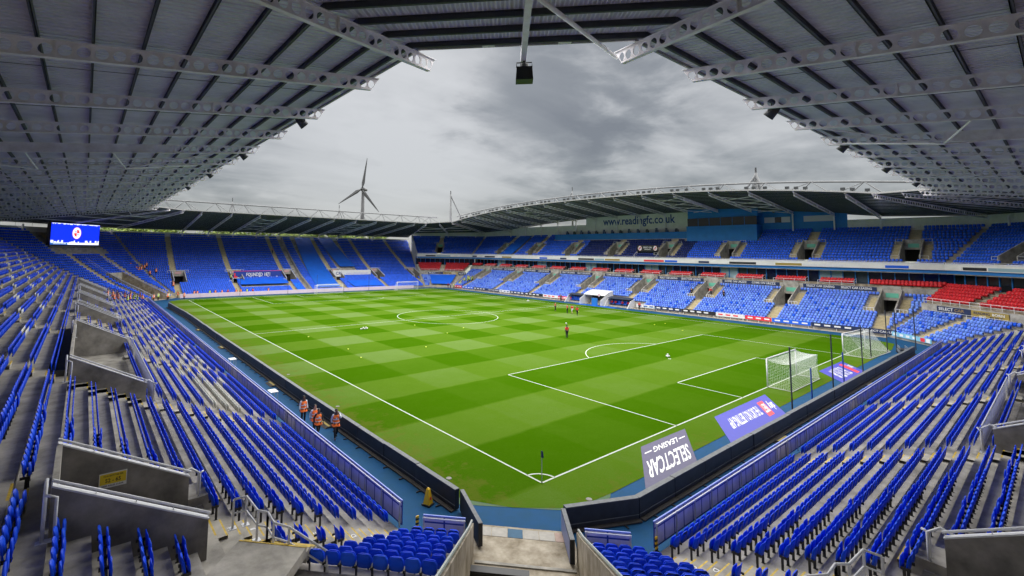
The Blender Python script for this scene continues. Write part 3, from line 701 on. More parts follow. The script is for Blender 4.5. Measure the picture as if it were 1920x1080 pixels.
# braces under the roof
def braces(key, pairs, r=.055):
    for (ua, sa, da), (ub, sb, db) in pairs:
        z = ROOFZ[key]; mb = MB(); mb.tube([(ua,sa,z(ua,sa)+da),(ub,sb,z(ub,sb)+db)], r, 8); mb.build('brace', BEAM, RO[key])
bl = BEAMS['left']
braces('left', [((bl[3],10.2,-.05),((bl[3]+bl[4])/2,9.2,-.75)), ((bl[4],10.2,-.05),((bl[3]+bl[4])/2,9.2,-.75)), ((bl[3],3.6,-.05),((bl[3]+bl[4])/2,9.2,-.75)), ((bl[4],3.6,-.05),((bl[3]+bl[4])/2,9.2,-.75)), ((bl[3],15,-.05),((bl[3]+bl[4])/2,14.5,-.75)), ((bl[4],15,-.05),((bl[3]+bl[4])/2,14.5,-.75)), ((bl[3],21,-.05),((bl[3]+bl[4])/2,14.5,-.75))])
bn = BEAMS['near'][::-1]
braces('near', [((bn[3],8,-.05),((bn[2]+bn[3])/2,6.6,-.7)), ((bn[2],8,-.05),((bn[2]+bn[3])/2,6.6,-.7)), ((bn[3],1.2,.1),((bn[2]+bn[3])/2,6.6,-.7)), ((bn[2],1.2,.1),((bn[2]+bn[3])/2,6.6,-.7)), ((bn[3],13,-.05),((bn[2]+bn[3])/2,14,-.7)), ((bn[2],13,-.05),((bn[2]+bn[3])/2,14,-.7))])
bf = BEAMS['far']
for i in (2, 6): braces('far', [((bf[i],2.0+5*j,.1),(bf[i+1],6.5+5*j,.1)) for j in range(4)]+[((bf[i+1],2.0+5*j,.1),(bf[i],6.5+5*j,.1)) for j in range(4)], .06)
bw = BEAMS['west']
for i in (3, 9, 11): braces('west', [((bw[i],2.0+5*j,.1),(bw[i+1],6.5+5*j,.1)) for j in range(4)]+[((bw[i+1],2.0+5*j,.1),(bw[i],6.5+5*j,.1)) for j in range(4)], .06)
braces('fr', [((-2,4,.1),(4.6,9,.1)),((11,4,.1),(4.6,9,.1)),((-5,14,.1),(14,14,.1)),((-3,9,.1),(12,9,.1))], .07)
braces('fl', [((-2,4,.1),(4.6,9,.1)),((11,4,.1),(4.6,9,.1)),((-5,14,.1),(14,14,.1)),((-3,9,.1),(12,9,.1)),((-8,20,.1),(17,20,.1))], .09)
# the long tube from the second corner beam up to the ridge
g = S['nl']; p0 = g.loc((-1.5,-5.75,20.42)); p1 = g.loc((-9.67,-8.62,19.0)); p2 = [a+(b-a)*1.8 for a, b in zip(p0, p1)]
mb = MB(); mb.tube([p0, p2], .075, 10); mb.build('tie_tube', BEAM, RO['nl'], smooth=True)
# ------------------------------------------------------------------ seats
def panel(w, z0, z1, y, lean, curve, th, n, rt, rb):
    """rounded, curved plastic shell; returns verts, faces"""
    xs = [-w/2+w*i/n for i in range(n+1)]; v = []; f = []
    def cut(x, r):
        d = abs(x)-(w/2-r); return 0 if d <= 0 else r-math.sqrt(max(0, r*r-d*d))
    for x in xs:
        lo, hi = z0+cut(x, rb), z1-cut(x, rt)
        for z in (lo, (lo+hi)/2, hi):
            yy = y+lean*(z-z0)-curve*(2*x/w)**2
            v.append((x, yy-th/2, z)); v.append((x, yy+th/2, z))
    k = 6
    for i in range(n):
        a, b = i*k, (i+1)*k
        f += [(a,b,b+2,a+2),(a+2,b+2,b+4,a+4),(a+1,a+3,b+3,b+1),(a+3,a+5,b+5,b+3),(a+4,b+4,b+5,a+5),(a,a+1,b+1,b)]
    f += [(0,2,3,1),(2,4,5,3)]; a = n*k; f += [(a,a+1,a+3,a+2),(a+2,a+3,a+5,a+4)]
    return v, f
def prism6(w, z0, z1, y, lean, th, c):
    o = [(-w/2,z0),(w/2,z0),(w/2,z1-c),(w/2-c,z1),(-w/2+c,z1),(-w/2,z1-c)]
    v = [(x, y+lean*(z-z0)-th/2, z) for x, z in o]+[(x, y+lean*(z-z0)+th/2, z) for x, z in o]
    return v, [(0,1,2,3,4,5),(11,10,9,8,7,6)]+[(i,6+i,6+(i+1)%6,(i+1)%6) for i in range(6)]
def tintmesh(mb, name, mats, smooth=False, tint=(1,1,1)):
    me = mb.mesh(name, mats, smooth); at = me.color_attributes.new('tint', 'FLOAT_COLOR', 'POINT'); at.data.foreach_set('color', [*tint, 1.0]*len(me.vertices)); return me
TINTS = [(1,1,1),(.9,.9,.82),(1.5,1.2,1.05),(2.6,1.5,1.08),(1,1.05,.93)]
SEAT_BACKS = [tintmesh(MB().add(*panel(.44,.40,.82,.0,.16,.05,.022,8,.11,.05)), 'backrest', SEATB, True, t) for t in TINTS]
SEAT_PANS = [tintmesh(MB().add(*panel(.42,.36,.74,-.13,.03,.03,.03,8,.14,.05)), 'seat_pan', SEATB, True, t) for t in TINTS]
_b = MB()
for sx in (-.235, .235):
    _b.box((sx-.016,-.12,0),(sx+.016,-.05,.44)); _b.box((sx-.02,-.16,.40),(sx+.02,.06,.47)); _b.box((sx-.035,-.13,0),(sx+.035,-.02,.012))
_b.bar((-.235,-.09,.40),(.235,-.09,.40),.035,.05)
SEAT_FRAME = _b.mesh('seat_frame', BLACK)
LOWV, LOWF = prism6(.43,.40,.82,0,.16,.03,.08); _p = prism6(.41,.36,.74,-.13,.03,.035,.09)
LOWV = LOWV+_p[0]; LOWF = LOWF+[tuple(i+12 for i in q) for q in _p[1]]
LEGV = [(-.25,-.12,0),(-.21,-.12,0),(-.21,-.12,.42),(-.25,-.12,.42),(.0-.23,-.15,.40),(.23,-.15,.40),(.23,-.06,.36),(-.23,-.06,.36),(-.23,-.16,0),(-.23,-.04,0),(-.23,-.04,.44),(-.23,-.16,.44)]
LEGF = [(0,1,2,3),(4,5,6,7),(8,9,10,11)]
SEATS = []       # (key, x, y, z, rz, colour class, tint, row, u)
PITCHU = .485
def seat_rows(key, rows, holes, aisles, skip=(), cls='b', tint=None, margin=.35, wfun=None, aw=AISLE_W, rowfilter=None, extra=None):
    g = S[key]
    for k, (s0, s1, z) in enumerate(rows):
        if k in skip: continue
        s_ = s1-.17
        cuts = [(a-.25,b+.25) for a,b,r0,r1 in holes if r0 <= k <= r1]+[(u-aw/2-.02,u+aw/2+.02) for u in aisles]
        if extra: cuts += [(a,b) for a,b,r0,r1 in extra if r0 <= k <= r1]
        for a, b in spans(-T*s_+margin, g.L+T*s_-margin, cuts):
            n = int((b-a)/PITCHU)
            if n < 1: continue
            o = (b-a-n*PITCHU)/2
            for i in range(n):
                u = a+o+PITCHU*(i+.5); c = cls; t = tint
                if wfun: c, t = wfun(u, k, c, t)
                if c is None: continue
                p = g.w(u, s_, z); SEATS.append((key, p.x, p.y, p.z, g.rz, c, t, k, u, i+1, n-i, a, b))
def left_cols(u, k, c, t):
    i = int(u/PITCHU)
    if 15.2 < u < 22.5 and 3 <= k <= 5: return 'w', None
    if 22.5 <= u < 101 and 2 <= k <= 9 and ((i//4+k*2) % 4 == 0 or ((i//3)*7+k*5) % 9 == 0): return 'w', None
    if u > 20 and 17 <= k <= 25 and ((i//5+k*3) % 6 == 0): return 'w', None
    return c, t
STEPS_L = [(a-1.3,a-.1,11,14) for a,b in VL[1:]+[PLAT_L]]; STEPS_N = [(b+.1,b+1.3,11,14) for a,b in VN[1:]+[PLAT_N]]
seat_rows('left', ROWS1, HOLES['left'], AISLES['left'], skip=(), wfun=left_cols, extra=STEPS_L+[(-1.75,2.9,10,10),(1.6,2.6,11,11),(-6,-.5,8,10)])
seat_rows('near', ROWS1, HOLES['near'], AISLES['near'], extra=STEPS_N+[(Ln-2.9,Ln+1.75,10,10),(Ln-2.6,Ln-1.6,11,11),(Ln+.5,Ln+6,8,10)])
seat_rows('nl', ROWS1, HOLES['nl'], [], skip=range(8, 40))
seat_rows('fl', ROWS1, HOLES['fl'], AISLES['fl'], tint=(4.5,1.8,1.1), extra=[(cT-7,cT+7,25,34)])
COVERS = {}      # covered areas of seats: key -> (u0, u1, row0, row1)
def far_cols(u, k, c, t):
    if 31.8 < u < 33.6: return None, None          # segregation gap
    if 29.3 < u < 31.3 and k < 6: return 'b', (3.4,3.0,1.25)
    return c, (6.5,2.2,1.12)  # lighter blue painted in for the light missing under the far roof
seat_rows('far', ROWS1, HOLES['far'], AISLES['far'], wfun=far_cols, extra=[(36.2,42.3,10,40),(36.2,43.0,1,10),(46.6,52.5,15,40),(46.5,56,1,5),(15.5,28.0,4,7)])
pale = (24.0,4.2,1.15)  # daylight and sheen on the open lower rows, painted into the seat blue
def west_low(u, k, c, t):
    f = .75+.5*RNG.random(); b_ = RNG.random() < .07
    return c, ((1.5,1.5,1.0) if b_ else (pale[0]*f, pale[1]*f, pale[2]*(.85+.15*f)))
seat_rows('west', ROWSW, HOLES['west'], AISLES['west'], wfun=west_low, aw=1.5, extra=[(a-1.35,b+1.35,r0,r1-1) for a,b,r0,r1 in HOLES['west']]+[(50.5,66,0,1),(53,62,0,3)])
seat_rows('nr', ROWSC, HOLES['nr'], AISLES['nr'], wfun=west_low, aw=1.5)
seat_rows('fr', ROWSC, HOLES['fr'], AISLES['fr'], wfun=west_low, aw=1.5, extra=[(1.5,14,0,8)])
upw = lambda u, k, c, t: ('n', None) if uW(36) > u > uW(66) else (c, (7.5,2.6,1.2))  # upper-tier blue lightened in the colour, in place of light under the roof
UEX = [(a-1.2,b+1.2,r0,r1) for a,b,r0,r1 in HOLES['westU']]+[(uW(39),uW(23.3),9,13),(uW(80),uW(38),10,13)]
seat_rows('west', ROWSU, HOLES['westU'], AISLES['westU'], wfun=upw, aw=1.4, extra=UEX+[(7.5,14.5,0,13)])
seat_rows('nr', ROWSU, HOLES['nrU'], AISLES['nrU'], tint=(7.5,2.6,1.2), aw=1.4); seat_rows('fr', ROWSU, HOLES['frU'], AISLES['frU'], aw=1.4, tint=(4.5,2.0,1.1))  # corner upper tiers: same painted-in lightening of the blue
seat_rows('west', ROWSR, [], [uW(5+7.1*k) for k in range(15)], cls='r', aw=1.9)
seat_rows('nr', ROWSRC, [], [4.6], cls='r', aw=1.4); seat_rows('fr', ROWSRC, [], [4.6], cls='r', aw=1.4, tint=(.75,.7,.9))
def place_seats():
    near = []; keep = []
    for i, q in enumerate(SEATS):
        pp = to_px((q[1],q[2],q[3]+.6))
        if pp is None or not (-500 < pp[0] < 2450 and -300 < pp[1] < 1500): continue
        keep.append(i)
        if q[5] == 'b' and 4 < pp[0] < 1916 and 0 < pp[1] < 1076: near.append((pp[2], i))
    near.sort(); top = set(i for _, i in near[:300])
    def nth(n):
        w = ('zeroth first second third fourth fifth sixth seventh eighth ninth tenth eleventh twelfth thirteenth fourteenth fifteenth sixteenth seventeenth eighteenth nineteenth').split()
        if n < 20: return w[n]
        t_, o_ = divmod(n, 10); te = {2:'twent',3:'thirt',4:'fort',5:'fift'}[t_]; return te+'ieth' if o_ == 0 else te+'y-'+w[o_]
    for i in sorted(top):
        key, x, y, z, rz, c, t, row, u, ia, ib, sa, sb_ = SEATS[i]; r = nth(row+1)
        if key == 'nl':
            k = ia if u > cT else ib; lb = f'blue seat, {nth(k)} from the tunnel wall, {r} row up, corner block by {"touchline" if u > cT else "goal-end"} stand'; gr = 'corner seats beside the tunnel'
        else:
            st = 'touchline' if key == 'left' else 'goal-end'; far_end = (u > 0.2) if key == 'left' else (u < Ln-.2)
            k = (ia if far_end else ib) if key == 'left' else (ib if far_end else ia)
            blk = int((u if key == 'left' else Ln-u)/14.65)+1 if far_end else 0
            ref = 'corner side of the first aisle' if not far_end else f'{nth(blk)} aisle'
            lb = f'blue seat, {nth(k)} from the {ref}, {r} row up, {st} stand'; gr = f'seats of the {st} stand nearest the corner'
        o = empty('stadium_seat', (x,y,z), rz+random.uniform(-.03,.03), label=lb, cat='seat', group=gr)
        kt = random.choice((0,0,1,2,2,3,4)); link('backrest', SEAT_BACKS[kt], o); sp_ = link('seat_pan', SEAT_PANS[kt if random.random() < .8 else 0], o, (0, random.uniform(-.03,.012), 0), (random.uniform(-.05,.05),0,random.uniform(-.04,.04))); link('seat_frame', SEAT_FRAME, o)
    def bake(name, items, m, label, dark=BLACK):
        if not items: return
        n = len(items); V = np.array(LOWV+LEGV, float)*(1.16 if m is SEATR else 1.0); nv = len(V); F = LOWF+LEGF
        pos = np.array([[q[1],q[2],q[3]] for q in items]); ang = np.array([q[4] for q in items])+RNG.uniform(-.04,.04,n); c, s = np.cos(ang), np.sin(ang)
        X = V[None,:,0]*c[:,None]-V[None,:,1]*s[:,None]+pos[:,0,None]; Y = V[None,:,0]*s[:,None]+V[None,:,1]*c[:,None]+pos[:,1,None]; Z = V[None,:,2]+pos[:,2,None]
        co = np.stack([X,Y,Z], -1).reshape(-1,3)
        lens = np.array([len(f) for f in F]); flat = np.array([i for f in F for i in f]); per = lens.sum()
        loops = (flat[None,:]+(np.arange(n)*nv)[:,None]).ravel(); tot = np.tile(lens, n); start = np.concatenate([[0], np.cumsum(tot)[:-1]])
        me = bpy.data.meshes.new(name); me.vertices.add(n*nv); me.vertices.foreach_set('co', co.ravel()); me.loops.add(n*per); me.loops.foreach_set('vertex_index', loops.astype(np.int32)); me.polygons.add(n*len(F)); me.polygons.foreach_set('loop_start', start.astype(np.int32))
        me.materials.append(m); me.materials.append(dark); mi = np.array([0]*len(LOWF)+[1]*len(LEGF)); me.polygons.foreach_set('material_index', np.tile(mi, n).astype(np.int32)); me.update(calc_edges=True); me.validate()
        tn = np.ones((n,4)); 
        for j, q in enumerate(items):
            if q[6]: tn[j,:3] = q[6]
        tn[:,:3] *= RNG.uniform(.86,1.12,(n,1)); at = me.color_attributes.new('tint', 'FLOAT_COLOR', 'POINT'); at.data.foreach_set('color', np.repeat(tn, nv, axis=0).ravel())
        link(name, me, None, label=label, cat='seats', kind='stuff')
    rest = [SEATS[i] for i in keep if i not in top]
    bake('seat_rows', [q for q in rest if q[5] == 'b'], SEATB, 'thousands of blue tip-up seats filling the rows of all the stands')
    bake('white_seat_rows', [q for q in rest if q[5] == 'w'], SEATW, 'white seats forming letters among the blue rows of the touchline stand')
    bake('red_seat_rows', [q for q in rest if q[5] == 'r'], SEATR, 'red padded seats in front of the glazed boxes of the main stand')
    bake('navy_seat_rows', [q for q in rest if q[5] == 'n'], SEATN, 'dark navy seats in the middle of the upper tier of the main stand')
    print('SEATS', len(SEATS), len(keep))
place_seats()
# ------------------------------------------------------------------ railings in front of the rows
POST = MB().box((-.03,-.02,0),(.03,.02,1.02)).mesh('post', STEEL)
PANEL_W = .82
_p = MB(); _p.box((-PANEL_W/2+.03,-.012,.16),(PANEL_W/2-.03,.012,.80),0); _p.box((-PANEL_W/2+.03,-.012,.86),(PANEL_W/2-.03,.012,1.05),0)
_p.box((-PANEL_W/2,-.025,.10),(PANEL_W/2,.02,.16),1); _p.box((-PANEL_W/2,-.025,.80),(PANEL_W/2,.02,.86),1); _p.box((-PANEL_W/2,-.03,1.05),(PANEL_W/2,.025,1.11),2)
for x in (-PANEL_W/2+.015, PANEL_W/2-.015): _p.box((x-.017,-.022,.12),(x+.017,.018,1.08),1)
BARRIER_PANEL = _p.mesh('barrier_panel', [PANEL, BLUEFR, mat_once('pale_blue_cap', (.16,.25,.72), .4)])
def front_rail(key, u0, u1, label, s=.02, z=.2, group=None):
    g = S[key]; p = g.w(u0, s, z); o = empty('front_railing', p, g.rz, label=label, cat='railing', group=group); L = u1-u0
    mb = MB(); mb.bar((0,.06,.98),(L,.06,.98),.05,.05); mb.build('top_rail', RAILW, o)
    n = max(1, round(L/1.65))
    for i in range(n+1): link('post', POST, o, (min(max(L*i/n,.04),L-.04), .06, 0))
    m = max(1, round(L/PANEL_W))
    for i in range(m): link('barrier_panel', BARRIER_PANEL, o, (L*(i+.5)/m, -.05, -.04)).scale = (L/m/PANEL_W, 1, 1)
al = AISLES['left']; nth = ['first','second','third','fourth','fifth','sixth','seventh']
for i in range(7): front_rail('left', al[i]+(.75 if i == 0 else .52), al[i+1]+.5, f'blue-panelled barrier in front of the {nth[i]} touchline seat block from the corner tunnel', group='touchline stand barriers')
an = [Ln-x for x in AISLES['near']]+[70.5]
for i in range(5): front_rail('near', Ln-an[i+1]-.5, Ln-an[i]-(.75 if i == 0 else .52), f'blue-panelled barrier in front of the {nth[i]} goal-end seat block from the corner tunnel', group='goal end barriers')
front_rail('nl', cT+2.35, S['nl'].L-.5, 'short blue-panelled barrier between tunnel wall and touchline stand', s=.05, z=0)
front_rail('nl', .5, cT-2.35, 'short blue-panelled barrier between tunnel wall and goal-end stand', s=.05, z=0)
# ------------------------------------------------------------------ perimeter boards
def board_run(name, pts, label, h=.92, th=.26, step=3.2, m=(LEDB, LEDT), feet=True, side=1):
    o = empty(name, (*pts[0], 0), label=label, cat='advertising board'); base = Vector((*pts[0], 0))
    for a, b in zip(pts[:-1], pts[1:]):
        a, b = Vector((*a,0))-base, Vector((*b,0))-base; d = b-a; n = max(1, round(d.length/step)); t = d.normalized(); nn = Vector((-t.y,t.x,0))*side
        for i in range(n):
            p, q = a+d*(i/n)+t*.015, a+d*((i+1)/n)-t*.015; k = nn*(th/2); jit = nn*random.uniform(-.02,.02); hh = h+random.uniform(-.012,.012); sl = nn*.05
            p, q = p+jit, q+jit+nn*random.uniform(-.012,.012)
            mb = MB(); up = Vector((0,0,hh)); c = [p-k,q-k,q+k,p+k]
            if side < 0: c = [c[1],c[0],c[3],c[2]]
            mb.hexa([x+Vector((0,0,.05)) for x in c], [x+up for x in c], 0); cap = [x+up for x in c]; mb.hexa(cap, [x+Vector((0,0,.03)) for x in cap], 1)
            r1 = [p+k*1.02+Vector((0,0,.25)), q+k*1.02+Vector((0,0,.25))]; mb.bar(r1[0], r1[1], .03, .03, 1 if m[1] is LEDT else 0)
            mb.build('board_panel', list(m), o)
            if feet:
                mb = MB(); mb.bar(p+nn*.25+Vector((0,0,.05)), q+nn*.25+Vector((0,0,.05)), .22, .05); mb.build('kick_board', RUBBER, o)
                for f in (.25, .75):
                    c0 = p+(q-p)*f; mb = MB(); mb.bar(c0+nn*.1+Vector((0,0,.03)), c0+nn*.62+Vector((0,0,.03)), .06, .05); mb.build('foot', BLACK, o)
    return o
board_run('perimeter_board', [(-5.15,.55),(-5.3,20),(-5.2,50),(-5.0,74),(-5.5,92.5)], 'long black electronic advertising board between touchline grass and blue track', side=1)
board_run('perimeter_board', [(-2.35,-3.35),(1.0,-4.75),(20,-4.75),(50,-4.85),(62,-5.0)], 'long black electronic advertising board behind the goal and mats', side=-1)
def gate(a, b, label, face):
    a, b = Vector((*a,0)), Vector((*b,0)); d = b-a; o = empty('board_gate', a, label=label, cat='gate'); n = Vector((-d.y,d.x,0)).normalized()*.09
    mb = MB(); c = [-n, d-n, d+n, n]; up = Vector((0,0,.95)); z0 = Vector((0,0,.08)); mb.hexa([x+z0 for x in c],[x+up for x in c],0); mb.build('gate_panel', LEDB, o)
    mb = MB(); mb.hexa([x*1.0+up for x in c],[x+up+Vector((0,0,.03)) for x in c]); mb.build('gate_cap', LEDT, o)
    mb = MB(); q = [d*.02-n*1.08, d*.98-n*1.08] if face < 0 else [d*.02+n*1.08, d*.98+n*1.08]; mb.face([q[0]+z0*1.5,q[1]+z0*1.5,q[1]+up*.97,q[0]+up*.97]); mb.build('screen_face', mat_once('led_face_off', (.20,.23,.42), .5, var=.15, vscale=8) if face < 0 else LEDB, o)
    mb = MB()
    for x in (.1, .93): mb.tube([d*x+Vector((0,0,.05))-n*.9, d*x+Vector((0,0,.05))+n*.9], .05, 8)
    mb.build('wheel', BLACK, o)
gate((-5.05,.35), (-6.15,-2.2), 'black board gate swung open beside the yellow cone', 1)
gate((-2.55,-3.45), (-4.05,-5.1), 'board gate with pale screen face swung open by the tunnel', -1)
board_run('perimeter_board', [(-1.0,110.6),(20,110.4),(42,110.2),(64,109.7)], 'pale pink lit advertising board behind the far goal', h=.95, step=4.0, m=(PINK, PINK), feet=False)
RAMP = None
for i, (x, y, rz) in enumerate(((-5.75,45,1.57),(-5.7,26,1.57),(-5.7,60,1.57),(-5.75,14.2,1.57),(17.0,-5.35,0),(39.0,-5.4,0),(53.5,-5.5,0))):
    o = empty('cable_ramp', (x,y,0), rz, label='black rubber cable ramp with yellow stripe against the '+('touchline board' if x < 0 else 'goal-end board'), cat='cable ramp', group='cable ramps at the '+('touchline boards' if x < 0 else 'goal-end boards'))
    mb = MB(); mb.prism([(-.75,-.35,.005),(-.75,.35,.005),(-.75,.2,.10),(-.75,-.1,.10)], (1.5,0,0)); mb.build('ramp_body', RUBBER, o); mb = MB(); mb.box((-.7,-.06,.102),(.7,.1,.112)); mb.build('stripe', mat_once('ramp_yellow', (.42,.33,.08), .7), o)
# ------------------------------------------------------------------ mats on the grass
def advert_mat(name, quad, base, label, items, border=None):
    """quad: text lower-left, lower-right, upper-left corners on the ground; items: (text, x, y, w, h, material) in 0..1"""
    o = empty(name, (*quad[0],0), label=label, cat='advertising mat'); b = Vector((*quad[0],0)); O = Vector((0,0,.022)); Rr = Vector((*quad[1],0))-b; Uu = Vector((*quad[2],0))-b
    mb = MB(); P = [O, O+Rr, O+Rr+Uu, O+Uu]; mb.hexa([p-Vector((0,0,.014)) for p in P], P) if Rr.cross(Uu).z > 0 else mb.hexa([p-Vector((0,0,.014)) for p in P[::-1]], P[::-1]); mb.build('mat_sheet', base, o)
    for t, x, y, w, h, m in items:
        mb = MB(); q = O+Rr*x+Uu*y+Vector((0,0,.005 if t is None else .010))
        if t is None: mb.face([q, q+Rr*w, q+Rr*w+Uu*h, q+Uu*h])
        else: lettering(mb, t, q, Rr*w, Uu*h)
        mb.build('print' if t is None else 'lettering', m, o)
    return o
advert_mat('advertising_mat', ((13.75,-.62),(8.45,-.52),(8.9,-3.75)), PURPLE, 'purple mat with upside-down leasing advert lying by the boards', [('SELECTCAR',.07,.42,.86,.40,TEXTW),('LEASING',.24,.14,.52,.15,TEXTW),(None,.06,.20,.14,.03,TEXTW),(None,.80,.20,.14,.03,TEXTW)])
advert_mat('advertising_mat', ((27.4,-.75),(17.9,-.75),(23.0,-3.7)), BLUEMAT, 'blue mat with betting advert lying on grass beside the goal', [('sky',.03,.26,.10,.44,TEXTW),(None,.15,.18,.11,.62,REDM),('BET',.165,.30,.08,.36,TEXTW),("THE UK'S NO.1 BETTING APP",.31,.26,.55,.40,TEXTW),(None,.0,.96,.62,.035,TEXTW)])
advert_mat('advertising_mat', ((49.2,-.9),(41.5,-.85),(45.3,-3.85)), BLUEMAT, 'blue mat with red bar behind the goal, beside the net poles', [(None,.14,.12,.12,.74,REDM),('sky',.03,.20,.09,.45,TEXTW),('THE',.36,.20,.09,.58,TEXTW),("UK'S NO.1",.48,.16,.10,.64,TEXTW),('BETTING',.61,.16,.10,.64,TEXTW),('APP',.74,.2,.09,.55,TEXTW),(None,.0,.955,1.0,.04,TEXTW)])
# ------------------------------------------------------------------ goals
def goal(loc, rz, label, spare=False, dense=True, dep=1.9):
    """front face along local x, net bag towards -y"""
    o = empty('goal', loc, rz, label=label, cat='goal'); w, h, r = 3.72, 2.44, .06
    for x in (-w, w): MB().tube([(x,0,0),(x,0,h+.06)], r, 10).build('post', WHITE, o, smooth=True)
    MB().tube([(-w,0,h+.06),(w,0,h+.06)], r, 10).build('crossbar', WHITE, o, smooth=True)
    mb = MB(); mb.tube([(-w,0,.04),(-w,-dep,.04),(w,-dep,.04),(w,0,.04)], .035, 6)
    if spare:
        for x in (-w, w): mb.tube([(x,-.6,.05),(x,0,.8)], .03, 6); mb.tube([(x,0,h),(x,-.7,h-.05)], .03, 6)
        mb.tube([(-w,-.05,.06),(w,-.05,.06)], .05, 6) if False else None
    mb.build('ground_frame', WHITE, o)
    mb = MB(); st = .13 if dense else .3; rr = .0062 if dense else .011; sag = .10
    nx = int(2*w/st); top = .75 if spare else dep*.94
    def roofp(x, f): return (x, -top*f, h-.02-sag*math.sin(math.pi*f)*1.3-(.05 if spare else .12)*f)
    def backp(x, f): a = Vector(roofp(x,1)); b = Vector((x,-dep,.05)); p = a.lerp(b, f); p.y += .16*math.sin(math.pi*f); return p
    def strand(pts): mb.tube(pts, rr, 3)
    for i in range(nx+1):
        x = -w+2*w*i/nx; strand([roofp(x,f/3) for f in range(4)]); strand([backp(x,f/3) for f in range(4)])
    for j in range(1, int(top/st)+1):
        f = j*st/top
        if f <= 1: strand([roofp(-w,f), roofp(w,f)])
    hb = h; nb = int(hb/st)
    for j in range(nb+1): strand([backp(-w,j/nb), backp(w,j/nb)])
    for x in (-w, w):
        for j in range(1, nb):                       # side nets
            z = h*(1-j/nb); f = j/nb; strand([(x,0,z), backp(x,f)])
        m = int(dep/st)
        for j in range(1, m+1):
            f = j/m; y = -dep*f; zt = roofp(x, min(1, f*dep/top))[2] if f*dep <= top else backp(x, (f*dep-top)/max(.01,dep-top))[2]
            strand([(x,y,zt if f*dep <= top else max(.1, (1-(f*dep-top)/max(.01,dep-top))*h)),(x,y,.05)])
    mb.build('net', NET, o); return o
goal((34,0,0), 0, 'white goal with taut net standing on the near goal line')
goal((57.7,-.25,0), R(-4), 'spare white goal on metal ground frame beyond the penalty area', spare=True, dep=2.5)
goal((34,105,0), math.pi, 'white goal in front of the long blue seat covers', dense=False)
goal((59,105.2,0), math.pi, 'spare white goal standing at the end of the pink board', spare=True, dense=False)
for x, y, h_, c_, near in ((23.72,-3.85,4.9,DARKMET,1),(28.84,-3.69,2.6,BLUEFR,1),(33.8,-3.9,4.9,DARKMET,1),(37.5,-3.8,2.9,BLUEFR,1),(43.5,-3.95,4.9,DARKMET,1),(54.7,-2.4,3.6,DARKMET,1),(61.0,-2.75,5.2,DARKMET,1),(62.2,-3.4,5.2,DARKMET,1),(66,-4.6,5.5,DARKMET,1),
                           (12.0,109.3,4.9,DARKMET,0),(24,109.3,4.9,DARKMET,0),(32,109.3,4.9,DARKMET,0),(40,109.3,4.9,DARKMET,0),(48,109.3,4.9,DARKMET,0)):
    o = empty('net_pole', (x,y,0), label=('slim dark' if c_ is DARKMET else 'short blue')+' ball-net pole standing by the '+('near goal-end board' if near else 'pink board at the far end'), cat='pole', group=('slim dark' if c_ is DARKMET else 'short blue')+' net poles, '+('near end' if near else 'far end'))
    MB().tube([(0,0,0),(0,0,h_)], .055 if near else .045, 8).build('pole', c_, o); MB().box((-.12,-.12,0.004),(.12,.12,.03)).build('base_plate', DARKMET, o)
# ------------------------------------------------------------------ small things on the grass
o = empty('corner_flag', (0,0,0), label='thin corner post with furled navy flag where touchline meets goal line', cat='corner flag')
MB().tube([(0,0,0),(0,0,1.55)], .022, 8).build('pole', mat_once('flag_pole', (.5,.52,.55), .5), o); mb = MB(); mb.hexa([(-.02,-.05,1.28),(.1,-.05,1.24),(.1,.05,1.26),(-.02,.05,1.28)],[(-.02,-.03,1.6),(.05,-.03,1.58),(.05,.03,1.58),(-.02,.03,1.6)]); mb.build('flag', mat_once('flag_navy', (.01,.02,.13), .7), o)
o = empty('warning_cone', (-5.95,1.75,0), R(20), label='yellow no-waiting cone on blue track beside black board', cat='cone')
MB().box((-.22,-.22,0),(.22,.22,.07)).build('cone_base', BLACK, o)
mb = MB(); mb.hexa([(-.17,-.17,.07),(.17,-.17,.07),(.17,.17,.07),(-.17,.17,.07)],[(-.07,-.07,.70),(.07,-.07,.70),(.07,.07,.70),(-.07,.07,.70)]); mb.hexa([(-.08,-.08,.70),(.08,-.08,.70),(.08,.08,.70),(-.08,.08,.70)],[(-.03,-.03,.76),(.03,-.03,.76),(.03,.03,.76),(-.03,.03,.76)]); mb.build('cone_body', mat_once('cone_yellow', (.72,.45,.01), .5), o)
for sy_ in (-1,):
    mb = MB(); c = [(.075*math.cos(a), .075*math.sin(a)) for a in [i*math.pi/8 for i in range(16)]]; mb.face([(x, -.145+.10*(z+.02)*.4-.006, .32+z) for x, z in c][::-1]); mb.build('no_waiting_disc', REDM, o)
def ball_mesh():
    bm = bmesh.new(); bmesh.ops.create_icosphere(bm, subdivisions=2, radius=.11); me = bpy.data.meshes.new('football'); bm.to_mesh(me); bm.free(); me.materials.append(BALLM); me.materials.append(TEXTK)
    for i, p in enumerate(me.polygons): p.use_smooth = True; p.material_index = 1 if i % 11 == 0 else 0
    return me
BALL = ball_mesh()
for cl, (cx, cy), offs, lb in (('a',(14.5,47.7),[(-.5,0,0),(-.25,.1,0),(0,0,0),(.25,.05,0),(.5,0,0),(-.15,-.12,.17),(.3,-.1,.17),(.62,.12,0)], 'white football in the long pile short of the halfway line'),
                               ('b',(34.7,11.5),[(-.13,0,0),(.13,0,0),(0,.2,0),(0,.08,.18)], 'white football stacked near the penalty spot'),
                               ('c',(66.5,63),[(-.3,0,0),(0,0,0),(.3,0,0),(.1,.1,.17)], 'white football in the pile by the main stand touchline')):
    for dx, dy, dz in offs: link('football', BALL, None, (cx+dx, cy+dy, .122+dz), label=lb, cat='football', group=lb.replace('white football', 'footballs'))
